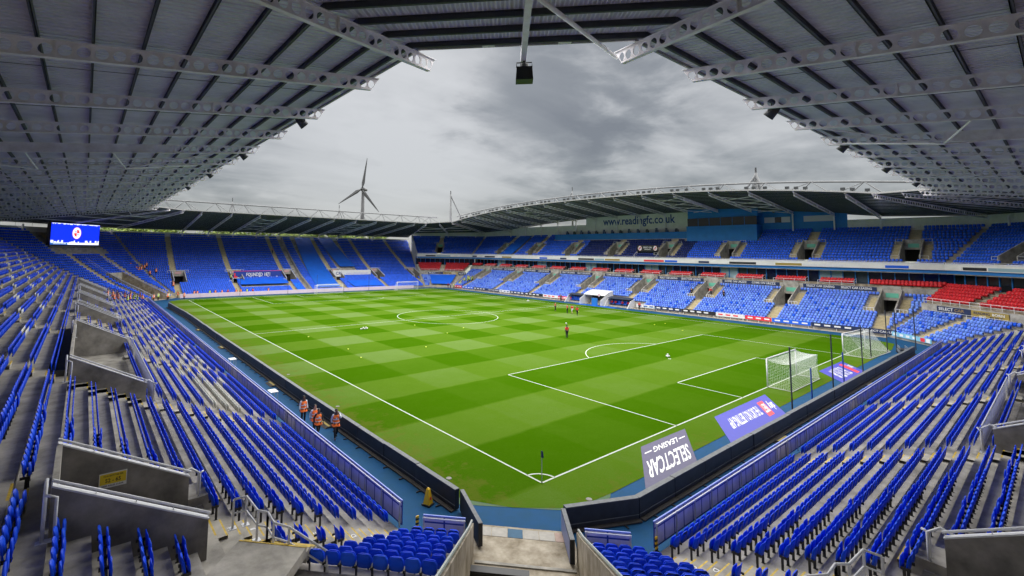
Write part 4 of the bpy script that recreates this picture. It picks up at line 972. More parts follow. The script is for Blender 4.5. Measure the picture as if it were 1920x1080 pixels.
DISC = MB().tube([(0,0,.0),(0,0,.025),(0,0,.06)], .10, 10).mesh('training_marker', mat_once('marker_yellow', (.62,.72,.05), .5))
for x, y in ((5.4,46.3),(6.3,35.9),(5.5,31.0),(23.1,46.9),(28,40.6),(23,38.2),(57.2,25.7),(59.9,25.3),(55.2,20),(14.8,31.8),(61,44)):
    link('training_marker', DISC, None, (x,y,.012), label='small yellow training marker on the grass', cat='marker', group='yellow training markers')
for x, y, rz in ((-3.4,28.5,.2),(-3.5,17.2,.1),(-3.6,3.2,0),(.6,-2.45,.3)):
    o = empty('sprinkler_cover', (x,y,.012), rz, label='pale round sprinkler cover sunk in the grass edge', cat='cover', group='sprinkler covers along the grass edge')
    MB().tube([(0,0,0),(0,0,.02)], .15, 14).build('cover_disc', CONCD, o)
for x, y in ((60.8,-4.15),(63.8,-3.7)):
    o = empty('equipment_trolley', (x,y,0), .3, label='low grey groundsman trolley folded beside the spare goal', cat='trolley', group='trolleys beside the spare goal')
    MB().box((-.9,-.35,.12),(.9,.35,.22)).build('deck', DARKMET, o); mb = MB(); rail(mb, [(-.9,-.35,.22),(.9,-.35,.22)], .35, .02, .6); rail(mb, [(-.9,.35,.22),(.9,.35,.22)], .35, .02, .6); mb.build('side_frame', STEEL, o)
    for sx in (-.7,.7):
        for sy_ in (-.38,.38): MB().tube([(sx,sy_-.03,.12),(sx,sy_+.03,.12)], .12, 10).build('wheel', BLACK, o)
# ------------------------------------------------------------------ handrails, grab rails and fences on the near stands
def grab(key, u, s, z, label, group, flip=1, h=1.05, turn=0.0):
    g = S[key]; o = empty('grab_rail', g.w(u,s,z), g.rz+turn, label=label, cat='handrail', group=group)
    mb = MB(); mb.tube([(0,0,0),(0,0,h),(.0,.28,h+.22),(0,.62,h+.12),(0,.70,h-.05),(0,.70,.30),(0,.60,.22)], .04, 8); mb.build('hoop', RAILW, o, smooth=True)
    mb = MB(); mb.tube([(.22*flip,0,0),(.22*flip,0,h-.1),(.1*flip,-.12,h-.0),(0,0,h)], .035, 8); mb.build('side_post', RAILW, o, smooth=True)
    mb = MB(); mb.box((-.12,-.1,0),(.12,.1,.012)); mb.box((.12*flip,-.1,.0) if flip > 0 else (-.34,-.1,0), (.34,.1,.012) if flip > 0 else (-.12,.1,.012)); mb.build('foot_plate', RAILW, o)
for i, (a, b) in enumerate(VL+[PLAT_L]):
    for u, fl in ((b+.25, 1), (a-.1, -1)):
        if i == 0 and fl < 0: continue
        grab('left', u, 7.72, 3.0, 'pale looped grab rail at an entrance mouth of the touchline stand', 'grab rails along the touchline stand', fl)
for i, (a, b) in enumerate(VN+[PLAT_N]):
    for u, fl in ((a-.25, -1), (b+.1, 1)):
        if i == 0 and fl > 0: continue
        grab('near', u, 7.72, 3.0, 'pale looped grab rail at an entrance mouth behind the goal', 'grab rails behind the goal', fl)
for key, us, lb in (('left', [-2.3]+[a-.5 for a in AISLES['left'][1:6]], 'pale hoop rail at the head of the first upper steps, touchline stand'), ('near', [Ln+2.3]+[a+.5 for a in AISLES['near'][1:4]], 'pale hoop rail at the head of the first upper steps behind the goal')):
    for u in us: grab(key, u, ROWS1[15][0]+.1, ROWS1[15][2], lb, lb.replace('pale hoop rail','hoop rails'), 1, turn=R(-90))
def picket(key, u0, u1, s, z, label):
    g = S[key]; o = empty('picket_railing', g.w(u0,s,z), g.rz, label=label, cat='railing'); L = u1-u0
    mb = MB(); mb.tube([(0,0,1.05),(L,0,1.05)], .035, 6); mb.build('top_rail', RAILW, o); mb = MB(); mb.tube([(0,0,.12),(L,0,.12)], .025, 6); mb.build('bottom_rail', RAILW, o)
    pm = MB().box((-.05,-.015,.1),(.05,.015,1.05)).mesh('picket', RAILW); n = int(L/.3)
    for i in range(n+1): link('picket', pm, o, (L*i/n, 0, 0))
picket('left', PLAT_L[0]+.6, PLAT_L[1]-.6, 7.68, 2.95, 'white picket railing along the front of the viewing platform, touchline stand')
picket('near', PLAT_N[0]+.6, PLAT_N[1]-.6, 7.68, 2.95, 'white picket railing along the front of the viewing platform behind the goal')
# guard rails down the steps either side of the corner block
def guard(pts, label):
    pts = [Vector(p) for p in pts]; o = empty('stair_railing', pts[0], label=label, cat='railing'); b = pts[0]; q = [p-b for p in pts]
    mb = MB(); mb.tube([p+Vector((0,0,.86)) for p in q], .035, 8); mb.build('top_rail', RAILW, o, smooth=True); mb = MB(); mb.tube([p+Vector((0,0,.44)) for p in q], .028, 8); mb.build('mid_rail', RAILW, o, smooth=True)
    for a, c in zip(q[:-1], q[1:]):
        n = max(1, round((c-a).length/1.15))
        for i in range(n+(1 if c is q[-1] else 0)):
            p = a.lerp(c, i/n); mb = MB(); mb.bar(p, p+Vector((0,0,.85)), .055, .055, up=(1,0,0)); mb.build('post', RAILW, o); mb = MB(); mb.box((p.x-.11,p.y-.11,p.z-.004),(p.x+.11,p.y+.11,p.z+.015)); mb.build('foot_plate', RAILW, o)
gl, gn, gc = S['left'], S['near'], S['nl']
mit = lambda s: S['nl'].L+T*s
def grd(x, y, z): return px_on(x, y, 2, z)
GR = [grd(436,991,3.2), grd(460,984,3.2), grd(481,1013,3.05), grd(500,1017,3.05), grd(511,1037,2.85), grd(540,1046,2.8), grd(612,1092,2.1)]
def refl(p): return Vector((p.y-1.5, p.x+1.5, p.z))
guard(GR[:4], 'bent white guard rail on the landing beside the first touchline entrance'); guard(GR[3:], 'white stair rail running down from the landing to the corner seats, touchline side')
guard([refl(p) for p in GR[:4]], 'bent white guard rail on the landing beside the first goal-end entrance'); guard([refl(p) for p in GR[3:]], 'white stair rail running down from the landing to the corner seats, goal side')
# landing and stairs under those rails
for key, U in (('nl', lambda x: mit(7.4)-x), ('nl', lambda x: -T*7.4+x)):
    st = STAND['nl']; a, b = sorted((U(-.9), U(1.2)))
    mb = MB(); mb.box((a,6.2,2.9),(b,8.33,3.196)); mb.build('landing', CONC, st); mb = MB(); mb.box((a,6.19,3.13),(b,6.25,3.205)); mb.build('landing_edge', YEL, st)
    for i in range(3):
        z = 3.2-.16*(i+1)*1.0; mb = MB(); mb.box((a,6.2-.3*(i+1),z-.3),(b,6.2-.3*i,z)); mb.build('step', CONC, st); mb = MB(); mb.box((a,6.2-.3*(i+1)-.004,z-.05),(b,6.2-.3*(i+1)+.06,z+.005)); mb.build('step_edge', YEL, st)
# entrance sign
g = S['left']; o = empty('wall_sign', g.w(1.5-.005,10.25,4.62), g.rz, label='yellow seat-number sign fixed to a concrete entrance wall', cat='sign')
mb = MB(); mb.prism([(-.03,-.36,-.22),(-.03,.36,-.22),(-.03,.36,.22),(-.03,-.36,.22)][::-1], (.03,0,0)); mb.build('sign_plate', WHITE, o)
mb = MB(); mb.face([(-.033,-.34,-.11),(-.033,.34,-.11),(-.033,.34,.20),(-.033,-.34,.20)][::-1]); mb.build('yellow_field', mat_once('sign_yellow', (.75,.55,.02), .5), o)
mb = MB()
for t, y, z, w, h in (('YOUR SEATS THIS SIDE',.26,.11,-.52,.05),('52 - 65',.2,-.06,-.40,.12),('KEEP AISLES CLEAR',.28,-.18,-.56,.045)): lettering(mb, t, (-.036,y,z), (0,w,0), (0,0,h))
mb.build('lettering', TEXTK, o)
# ------------------------------------------------------------------ helpers that find a spot on the seating slopes
def px_slope(key, rows, x, y, lift=.85):
    g = S[key]; d = px_ray(x, y); t = 5.0
    while t < 320:
        u, s_, z = g.loc(CAM+d*t)
        if s_ > rows[0][0] and s_ < rows[-1][1]+3 and z < zrow(rows, s_)+lift: return u, s_, zrow(rows, s_)
        t += .1
    return None
def drape(name, key, rows, corners, m, label, lift=.92, cat='seat cover'):
    """cover laid over folded seats; corners = (u,s) lower-left, lower-right, upper-right, upper-left"""
    g = S[key]; n = 18; k = 6; v = []; f = []; (u0,s0),(u1,s1),(u2,s2),(u3,s3) = corners
    for j in range(n+1):
        a = j/n
        for i in range(k+1):
            b = i/k; u = (u0*(1-a)+u3*a)*(1-b)+(u1*(1-a)+u2*a)*b; s_ = (s0*(1-a)+s3*a)*(1-b)+(s1*(1-a)+s2*a)*b
            # smooth slope line through the row heights
            zz = np.interp(s_, [r[1]-.15 for r in rows], [r[2] for r in rows])
            v.append((u, s_, zz+lift-.05*math.sin(b*math.pi*4)**2-.03*((j*7) % 3)))
    for j in range(n):
        for i in range(k): a = j*(k+1)+i; f.append((a,a+1,a+k+2,a+k+1))
    me = bpy.data.meshes.new(name); nv = len(v); v2 = v+[(x,y,z-.04) for x,y,z in v]; f2 = f+[tuple(i+nv for i in q)[::-1] for q in f]
    me.from_pydata(v2, [], f2); me.materials.append(m); me.update(); me.polygons.foreach_set('use_smooth', [True]*len(me.polygons))
    o = link(name, me, None, g.p0, (0,0,g.rz), label=label, cat=cat); return o
def corn(key, rows, pts): return [px_slope(key, rows, *p)[:2] for p in pts]
drape('seat_cover', 'far', ROWS1, [(35.2,1.2),(42.2,1.2),(42.9,28.6),(37.6,28.6)], TARPD, 'long deep-blue cover draped over a full column of seats beside the segregation gap')
drape('seat_cover', 'far', ROWS1, [(47.6,13.6),(53.0,13.6),(50.6,28.6),(45.6,28.6)], TARPD, 'deep-blue cover reaching from the back row down to the white advert board')
drape('seat_cover', 'far', ROWS1, [(46.6,1.0),(56.4,1.0),(56.0,4.9),(45.9,4.9)], TARP, 'bright-blue cover over front rows below the white advert board')
drape('seat_cover', 'far', ROWS1, [(15.4,4.3),(28.2,4.3),(28.0,7.6),(15.0,7.6)], TARP, 'bright-blue cover over rows below the founded banner')
drape('seat_cover', 'fr', ROWSC, [(2.2,.8),(8.4,.8),(9.6,6.9),(.6,6.9)], TARP, 'broad blue cover over the lower corner rows beneath the red seats')
drape('seat_cover', 'west', ROWSU, [(8.2,12.9),(13.6,12.9),(14.2,22.6),(8.6,22.6)], TARPD, 'dark-blue cover over a strip of upper-tier seats in the main stand')
# ------------------------------------------------------------------ banners and signs
def sign(name, p, rz, w, h, base, label, texts=(), cat='banner', th=.06, frame=None):
    """upright panel; local x along it, facing -y"""
    o = empty(name, p, rz, label=label, cat=cat); MB().box((0,0,0),(w,th,h)).build('board', base, o)
    for t, x, z, tw, tz, m in texts:
        mb = MB()
        if t is None: mb.box((x,-.012,z),(x+tw,-.004,z+tz))
        else: lettering(mb, t, (x,-.02,z), (tw,0,0), (0,0,tz))
        mb.build('print' if t is None else 'lettering', m, o)
    if frame:
        mb = MB(); mb.box((-.08,-.02,h),(w+.08,th,h+.12)); mb.build('top_edge', frame, o)
    return o
def seg_sign(name, key, u0, s_, z, w, h, base, label, texts=(), **k): g = S[key]; return sign(name, g.w(u0,s_,z), g.rz, w, h, base, label, texts, **k)
seg_sign('banner', 'far', 14.6, 9.25, 3.7, 12.9, 1.95, mat_once('banner_blue', (.012,.045,.32), .5), 'blue founded 1871 banner fixed across the rows of the far stand', [('FOUNDED 1871',3.3,.55,6.4,1.0,TEXTW),(None,0,.05,12.9,.14,TEXTW),(None,.15,.2,.35,1.3,REDM),(None,.5,.2,.5,.5,REDM)]+[(None,1.0+i*.8,.18,.5,.12+.1*((i*5)%3),TEXTW) for i in range(14)], frame=REDM)
seg_sign('banner', 'far', 43.3, 9.25, 3.55, 13.0, 2.0, WHITE, 'white sponsor board with navy lettering across the rows of the far stand', [('CRL',.9,.6,2.4,.9,TEXTB),('www.crlmedical.com',4.3,.65,7.6,.75,PANEL)])
seg_sign('banner', 'far', -15.5, 28.7, 14.45, 10.2, 1.45, mat_once('banner_navy', (.012,.03,.14), .5), 'navy coppells corner banner on the wall behind the far stand', [("COPPELL'S CORNER",.3,.35,9.6,.75,PANEL)])
seg_sign('banner', 'fl', -14.0, 28.6, 14.4, 3.2, 2.2, mat_once('banner_red', (.42,.02,.03), .6), 'red banner with small portraits hung on the rear wall behind the screen corner', [(None,.2+.75*i,.3,.5,.9,PANEL) for i in range(4)])
seg_sign('banner', 'left', 112.4, 28.6, 14.2, 3.4, 2.6, mat_once('banner_sky', (.03,.16,.42), .6), 'pale blue banner hung at the end of the touchline stand rear wall', [(None,.4,.3,.5,1.6,TEXTW),(None,1.6,.3,.5,1.4,TEXTW)])
def crest(par, c, r, right, up, out, emis=False):
    Wm, Rm, Bm = (SCRW, SCRR, SCREEN) if emis else (TEXTW, REDM, TEXTB); c, right, up, out = Vector(c), Vector(right), Vector(up), Vector(out); n = 28
    ring = lambda k, d, ex=1.0: [c+out*d+right*(k*math.cos(i*2*math.pi/n))+up*(k*ex*math.sin(i*2*math.pi/n)) for i in range(n)]
    ex = 1.22
    MB().face(ring(r,.01,ex)).build('crest_rim', Rm, par); MB().face(ring(r*.94,.016,ex)).build('crest_field', Wm, par)
    q = r*.62
    for a0, m in ((0,Rm),(1,Wm),(2,Rm),(3,Wm)):
        pts = [c+out*.022]+[c+out*.022+right*(q*math.cos(t))+up*(q*ex*math.sin(t)) for t in [(a0+i/6)*math.pi/2 for i in range(7)]]
        MB().face(pts).build('crest_quarter', m, par)
    for sx, sz in ((-1,.45),(1,-.45)):
        for k in range(3): p = c+out*.028+right*(sx*q*.42)+up*(sz*q*(.55+.5*k)); MB().face([p-right*q*.3-up*q*.06,p+right*q*.3-up*q*.06,p+right*q*.3+up*q*.06,p-right*q*.3+up*q*.06]).build('crest_bar', Bm, par)
# video screen
g = S['fl']; so = empty('video_screen', g.w(cT-6.15,23.35,12.25), g.rz, label='large lit blue video screen with club crest in the corner stand', cat='screen')
MB().box((-.15,.02,-.25),(12.65,.9,5.0)).build('casing', BLACK, so); MB().box((0,-.03,0),(12.5,.02,4.9)).build('display', SCREEN, so)
crest(so, (6.3,-.05,2.75), 1.15, (1,0,0), (0,0,1), (0,-1,0), True)
MB().box((0,-.05,.02),(4.1,-.035,.42)).build('caption_bar', SCRT, so); MB().box((4.1,-.05,.02),(12.5,-.035,.42)).build('caption_bar', SCRW, so)
mb = MB(); lettering(mb, 'ASSOCIATE PARTNER', (.6,-.06,.12), (3.2,0,0), (0,0,.2)); mb.build('lettering', SCRW, so)
mb = MB(); rng = random.Random(3); x = 0.0
while x < 12.3:
    w = rng.uniform(.12,.5); h = rng.choice((.05,.12,.2,.3,.55)) if (x < 2.6 or 4.3 < x < 7 or 8.3 < x < 10 or x > 11) else .04; mb.face([(x,-.04,.42),(min(12.5,x+w),-.04,.42),(min(12.5,x+w),-.04,.45+h),(x,-.04,.45+h)]); x += w
mb.build('skyline_graphic', SCRW, so); mb = MB(); x = 0.0
while x < 12.3:
    w = rng.uniform(.12,.5); h = rng.choice((.06,.1,.18,.25)); mb.face([(x,-.04,4.88-h),(min(12.5,x+w),-.04,4.88-h),(min(12.5,x+w),-.04,4.88),(x,-.04,4.88)]); x += w
mb.build('skyline_graphic', SCRW, so)
mb = MB(); mb.box((-.2,-.4,-.55),(12.7,.9,-.25))
for x in (.8, 6.2, 11.8): mb.box((x-.12,.3,-3.6),(x+.12,.54,-.3))
mb.build('support_frame', CONCD, so)
# railing on the screen corner's tunnel and stairs
for du, lb in ((-2.5,'long white railing on the seat side of the vehicle tunnel'),(2.5,'long white railing on the far side of the vehicle tunnel')):
    o = empty('slope_railing', g.w(cT+du,.9,.5), g.rz, label=lb, cat='railing'); pr = [(0,r[0]-.9,r[2]-.5) for r in ROWS1[1:24:3]]
    mb = MB(); mb.tube([(x,y,z+1.05) for x,y,z in pr], .035, 6); mb.tube([(x,y,z+.6) for x,y,z in pr], .025, 6); mb.build('rail', RAILW, o)
    for r in ROWS1[1:22:2]: MB().tube([(0,r[0]-.9,r[2]-.5),(0,r[0]-.9,r[2]+.6)], .03, 5).build('post', RAILW, o)
# adverts along the main stand
def strips():
    g = S['west']; gaps = sorted(uW(y) for y in WY); i = 0
    for a, b in zip(gaps[:-1], gaps[1:]):
        t = ('COME ON URZZZ','SELECT CAR LEASING','COME ON URZZZ')[(i+1) % 2]
        seg_sign('advert_strip', 'west', a+1.9, ROWSW[-1][1]-.06, 5.98, b-a-3.8, .70, NAVY, f'navy {"slogan" if t[0]=="C" else "leasing"} strip above the {("first","second","third","fourth","fifth","sixth","seventh")[i]} lower block from the blue corner cover', [(t,.5,.2,(b-a-3.8)*.40,.4,TEXTW),(t,(b-a-3.8)*.5+.4,.2,(b-a-3.8)*.40,.4,TEXTW)], cat='advert'); i += 1
    x = 1.0; k = 0; kinds = [(REDM,'red',None),(TARP,'bright blue',None),(NAVY,'navy',None),(NAVY,'navy','SELECT CAR LEASING'),(WHITE,'white',None),(NAVY,'navy',None),(BLACK,'black',None),(WHITE,'white',None)]
    while x < 103:
        w = (4.2,5.6,6.5,5.0)[k % 4]
        if not (51 < x+w and x < 64.5):
            m, cn, t = kinds[k % 8]
            tx = [(t,.3,.2,w-.6,.3,TEXTW)] if t else [(None,.4+j*1.3,.22,.8,.24,TEXTW if m is not WHITE else (REDM if k % 2 else TEXTB)) for j in range(int(w/1.4))]
            o = seg_sign('pitchside_board', 'west', x, -.25, .38, w-.1, .68, m, f'{cn} advert board on posts along the foot of the main stand', tx, cat='advert board', th=.05); o['group'] = f'{cn} boards at the foot of the main stand'
            for px_ in (.3, w/2, w-.4): MB().box((px_-.03,.06,-.38),(px_+.03,.12,.6)).build('post', WHITE, o)
        x += w; k += 1
    apron = MB(); apron.face([(-.2,-1.3,.006),(g.L+.2,-1.3,.006),(g.L,.3,.006),(0,.3,.006)]); o = apron.build('apron', CONCL, None, kind='structure'); o.location = g.p0; o.rotation_euler = (0,0,g.rz)
    for key, lb in (('nr','near the spare goal'),('fr','above the plain blue cover')):
        gg = S[key]; s_ = ROWSC[-1][1]-.02; a = -T*8+1.2
        seg_sign('wall_advert', key, a+2.0, s_-.08, 3.75, 5.2, 1.0, NAVY, 'navy leasing advert on the corner wall '+lb, [('SELECT',.3,.45,2.3,.42,TEXTW),('CAR',2.8,.45,1.5,.42,TEXTG),('LEASING',1.5,.12,2.2,.2,TEXTW)], cat='advert')
        seg_sign('wall_advert', key, a+7.25, s_-.08, 3.75, 5.0, 1.0, GOLD, 'gold slogan advert on the corner wall '+lb, [('READING',.4,.52,2.2,.34,NAVY),('BORN',2.9,.52,1.6,.34,TEXTW),('AND',1.1,.1,1.0,.32,TEXTW),('BUILT',2.6,.1,1.7,.32,NAVY)], cat='advert')
        if key == 'fr': seg_sign('wall_advert', key, a+12.4, s_-.08, 3.75, 2.6, 1.0, NAVY, 'short navy advert on the corner wall next to the main stand', [('SELECT',.2,.35,2.2,.36,TEXTW)], cat='advert')
        o = empty('corner_railing', gg.w(0,0,0), gg.rz, label='white railing in front of the red corner seats '+lb, cat='railing'); s2 = ROWSRC[0][0]-.05; mb = MB(); rail(mb, [(-T*s2+.3,s2,4.9),(gg.L+T*s2-.3,s2,4.9)], .8, .035, 1.5); mb.build('rail', WHITE, o)
        o = empty('corner_railing', gg.w(0,0,0), gg.rz, label='white railing at the top of the blue corner seats '+lb, cat='railing'); s3 = ROWSC[-1][1]-.25; mb = MB(); rail(mb, [(-T*s3+1.6,s3,ROWSC[-1][2]),(gg.L+T*s3-1.6,s3,ROWSC[-1][2])], .9, .03, 2.0, mid=False); mb.build('rail', WHITE, o)
        if key == 'nr':
            o = seg_sign('pitchside_board', key, 1.2, -.2, .4, 6.6, .62, mat_once('sky_board', (.22,.50,.68), .5), 'pale blue and white board along the front of the corner near the spare goal', [(None,.3+1.1*j,.15,.6,.3,TEXTW) for j in range(4)]+[(None,4.9,.05,.7,.5,REDM),(None,5.8,.05,.6,.5,TEXTW)], cat='advert board')
    o = empty('box_railing', g.w(0,0,0), g.rz, label='white railing in front of the two red rows below the glazed boxes', cat='railing'); mb = MB()
    for y in range(14):
        a, b = uW(5+7.1*(y+1))+.95, uW(5+7.1*y)-.95; rail(mb, [(a,11.98,6.72),(b,11.98,6.72)], .75, .035, 1.7); rail(mb, [(b,11.98,6.72),(b,13.6,7.0)], .95, .03, 1.6)
    mb.build('rail', WHITE, o)
strips()
o = seg_sign('box_sign', 'west', uW(48.6), 14.6, 12.45, 5.6, 1.5, BLACK, 'black sign with two round crests in the navy upper seats', [('SELECT CAR',1.7,.75,2.2,.4,TEXTW),('LEASING',2.0,.35,1.6,.22,TEXTW)], cat='sign')
for x in (.8, 4.8): crest(o, (x,-.02,.75), .5, (1,0,0), (0,0,1), (0,-1,0))
MB().box((0,.1,-1.9),(5.6,.2,0)).build('doorway', GLASS, o); mb = MB(); rail(mb, [(-.1,-2.2,-2.6),(-.1,.2,-1.0)], 1.0, .04, 1.2); rail(mb, [(5.7,-2.2,-2.6),(5.7,.2,-1.0)], 1.0, .04, 1.2); mb.build('handrail', WHITE, o)
# grab rails at the lower entrances of the main stand and entrances of the far stand
for i, (a, b, r0, r1) in enumerate(HOLES['west']):
    o = empty('entrance_railing', S['west'].w((a+b)/2,ROWSW[r0][0]-.3,ROWSW[r0][2]-.34), S['west'].rz, label='white railings either side of a lower entrance in the main stand', cat='railing', group='railings at the lower entrances of the main stand')
    for sg in (-1, 1): mb = MB(); rail(mb, [(sg*1.3,.3,.3),(sg*2.6,.3,.3)], 1.0, .045, .45, mid=False); mb.build('rail', WHITE, o)
for i, (a, b, r0, r1) in enumerate(HOLES['far']):
    g = S['far']; o = empty('entrance_railing', g.w((a+b)/2,ROWS1[r0][0],ROWS1[r0][2]), g.rz, label='white railings and sign over an entrance in the far stand', cat='railing', group='railings over the entrances of the far stand')
    mb = MB(); z = ROWS1[r1][2]-ROWS1[r0][2]; s_ = ROWS1[r1][1]-ROWS1[r0][0]; rail(mb, [(-2.4,s_+.15,z+.5),(2.4,s_+.15,z+.5)], .95, .04, .8); rail(mb, [(-2.3,-.2,-.2),(-1.4,-.2,-.2)], .9, .04, .5); mb.build('rail', WHITE, o)
    MB().box((-.7,s_-.2,z+.55),(.7,s_-.14,z+1.1)).build('sign_panel', mat_once('pink_sign', (.6,.34,.36), .6), o)
# segregation wall in the far stand
o = empty('segregation_wall', S['far'].w(33.0,.6,.2), S['far'].rz, label='low sloping concrete wall beside the long deep-blue cover', cat='wall')
mb = MB(); P = [(-.1,r[0]-.6,r[2]-.2) for r in ROWS1]; mb.prism(P+[(-.1,p[1],p[2]+.95) for p in P[::-1]], (.2,0,0)); mb.build('wall_body', CONC, o)
mb = MB(); mb.tube([(0,p[1],p[2]+1.1) for p in P[::4]], .035, 5); mb.build('handrail', STEEL, o)
for r in ROWS1[::2]: MB().box((1.25,r[1]-.75,r[2]-.2),(1.31,r[1]-.7,r[2]+.75)).build('post', DARKMET, o)
# ------------------------------------------------------------------ dugouts and players' tunnel
def dugout(u0, u1, label):
    g = S['west']; o = empty('dugout', g.w(u0,-.6,0), g.rz, label=label, cat='dugout'); w = u1-u0
    MB().box((0,.9,0),(w,1.05,1.9)).build('back_panel', mat_once('dugout_dark', (.03,.04,.07), .5), o)
    mb = MB(); mb.prism([(0,-.45,1.75),(0,1.1,2.05),(0,1.1,2.12),(0,-.45,1.82)][::-1], (w,0,0)); mb.build('canopy', mat_once('dugout_dark', (.03,.04,.07), .5), o)
    for x in (-.12, w): mb = MB(); mb.prism([(x,-1.7,0),(x,1.1,0),(x,1.1,1.9),(x,-.3,1.5)][::-1], (.12,0,0)); mb.build('side_wall', WHITE, o)
    MB().box((0,-.1,0),(w,.9,.22)).build('floor', CONC, o); n = int(w/.6)
    bk = MB().add(*prism6(.5,.62,1.35,.78,.1,.08,.1)).mesh('bench_back', SEATN); bk.materials[0] = TARP; pn = MB().box((-.26,.25,.52),(.26,.76,.66)).mesh('bench_seat', TARP)
    for i in range(n): link('bench_back', bk, o, (w*(i+.5)/n,0,0)); link('bench_seat', pn, o, (w*(i+.5)/n,0,0))
dugout(uW(57.8), uW(53.4), 'empty dugout with blue seats beside the white players tunnel'); dugout(uW(46.8), uW(41.2), 'dugout with red-clad substitutes beside the white players tunnel')
g = S['west']; o = empty('tunnel_canopy', g.w(uW(52.9),-1.2,0), g.rz, label='white canvas players tunnel pushed out from the main stand', cat='canopy')
for x in (0, 5.6): mb = MB(); mb.prism([(x,-1.8,0),(x,3.0,0),(x,3.0,3.0),(x,1.0,2.5),(x,-1.8,1.25)][::-1], (.12,0,0)); mb.build('side_wall', WHITE, o)
mb = MB(); mb.prism([(0,-.2,2.15),(0,1.2,2.7),(0,3.2,3.1),(0,3.2,3.2),(0,1.2,2.82),(0,-.2,2.25)][::-1], (5.72,0,0)); mb.build('canvas_roof', WHITE, o)
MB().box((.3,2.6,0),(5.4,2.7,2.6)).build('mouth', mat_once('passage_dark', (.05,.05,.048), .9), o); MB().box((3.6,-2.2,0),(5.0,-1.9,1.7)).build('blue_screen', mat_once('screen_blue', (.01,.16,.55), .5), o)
MB().box((-.6,-2.6,.004),(9.5,-1.2,.014)).build('tunnel_mat', TARPD, o); crest(o, (4.2,-.24,2.28), .3, (1,0,0), (0,.0,1), (0,-1,0))
for y0, lb in ((60.5,'white table of drinks by the touchline near the empty dugout'),(37.5,'folding table of bottles by the touchline near the substitutes')):
    o = empty('folding_table', g.w(uW(y0),-1.6,0), g.rz, label=lb, cat='table'); MB().box((0,-.4,.72),(2.4,.4,.76)).build('table_top', WHITE if y0 > 50 else PALEBL, o)
    for x in (.15, 2.25):
        for yy in (-.33,.33): MB().box((x-.02,yy-.02,0),(x+.02,yy+.02,.72)).build('leg', DARKMET, o)
# ------------------------------------------------------------------ roof trusses, masts, lights
def truss(name, label, pts, legs, r=.16):
    """top chord through pts (world); legs: for each apex the four feet on the roof"""
    b = Vector(pts[0]); o = empty(name, b, label=label, cat='truss'); MB().tube([Vector(p)-b for p in pts], r, 8).build('top_chord', TRUSSM, o, smooth=True)
    for a, feet in legs:
        for f in feet: MB().tube([Vector(a)-b, Vector(f)-b], .075, 6).build('diagonal', TRUSSM, o)
g = S['far']; zt = lambda u, s_: ROOFZ['far'](u, s_)+.98
ap = [(u, 3.2) for u in [-3.5]+[4.5+6.93*k+3.46 for k in range(-1, 10)]+[75]]
truss('roof_truss', 'straight tubular truss standing on the roof of the far stand', [g.w(u,3.2,23.35) for u in (-4,30,78.5)], [(g.w(u,3.2,23.35), [g.w(u+du,s_,zt(u,s_)) for du in (-2.9,2.9) for s_ in (.6,5.4)]) for u, _ in ap])
g = S['west']; us = [-1+6.95*k for k in range(17)]; ztw = lambda u, s_: ROOFZ['west'](u, s_)+.98
topz = lambda u: 22.6+3.7*max(0, 1-abs((u-52.6)/60)**2.2)
truss('roof_truss', 'long arched tubular truss with floodlights on the main stand roof', [g.w(u,2.4,topz(u)) for u in us], [(g.w(u,2.4,topz(u)), [g.w(u+du,s_,ztw(u+du,s_)) for du in (-2.6,2.6) for s_ in (.4,4.6)]) for u in us[1:-1]])
LAMPB = MB(); LAMPB.box((-.28,-.18,.12),(.28,.22,.55)); LAMPB = LAMPB.mesh('lamp_head', DARKMET); LAMPF = MB().box((-.05,-.03,0),(.05,.03,.2)).mesh('bracket', DARKMET)
for k in range(15):
    for j, du in enumerate((1.6,2.9,4.2) if k % 2 else (2.2,3.4,5.2)):
        u = 1.5+6.95*k+du; p = g.w(u,.15,ROOFZ['west'](u,.15)+1.0); o = empty('roof_floodlight', p, g.rz, label='dark box floodlight on the roof edge of the main stand', cat='floodlight', group='floodlights on the main stand roof edge'); link('lamp_head', LAMPB, o); link('bracket', LAMPF, o)
def mast(base, top, legs, label, r=.35):
    b = Vector(base); o = empty('roof_mast', b, label=label, cat='mast'); t = Vector(top)-b; MB().tube([Vector((0,0,0)), t], r, 10, r1=r*.6).build('mast_tube', TRUSSM, o, smooth=True)
    for f in legs: MB().tube([Vector(f)-b, t*.96], r*.5, 8).build('stay', TRUSSM, o)
    MB().tube([t, t+Vector((0,0,1.2))], r*.4, 8).build('finial', TURB, o)
mast((82.7,115,20.5), (82.6,115,32.0), [(80.6,112.4,20.6),(86.5,111.5,20.8)], 'tall mast with two stays over the roof corner by the wind turbine', .42)
pA = px_on(1417,324,0,101); pB = px_on(1073,358,0,101)
mast((pA.x,pA.y,19), (pA.x,pA.y,pA.z), [(pA.x-4,pA.y+4.5,21.0),(pA.x-4,pA.y-4.5,21.0),(pA.x+2,pA.y-1,21),(pA.x-2,pA.y+1.5,21)], 'pyramid of tubes rising behind the main stand roof above the control room', .5)
mast((pB.x,pB.y,19), (pB.x,pB.y,pB.z), [(pB.x-4,pB.y+4,22.6),(pB.x-4,pB.y-4,22.6)], 'slim mast just showing behind the main stand roof above the website lettering', .3)
for x, y, lb in ((436,378,'stub mast behind the far stand roof over the founded banner'),(636,391,'stub mast behind the far stand roof near the wind turbine')):
    p = px_on(x, y, 1, 139); mast((p.x,p.y,16.5), (p.x,p.y,p.z), [(p.x-2.6,p.y-1,18.2),(p.x+2.6,p.y-1,18.2)], lb, .28)
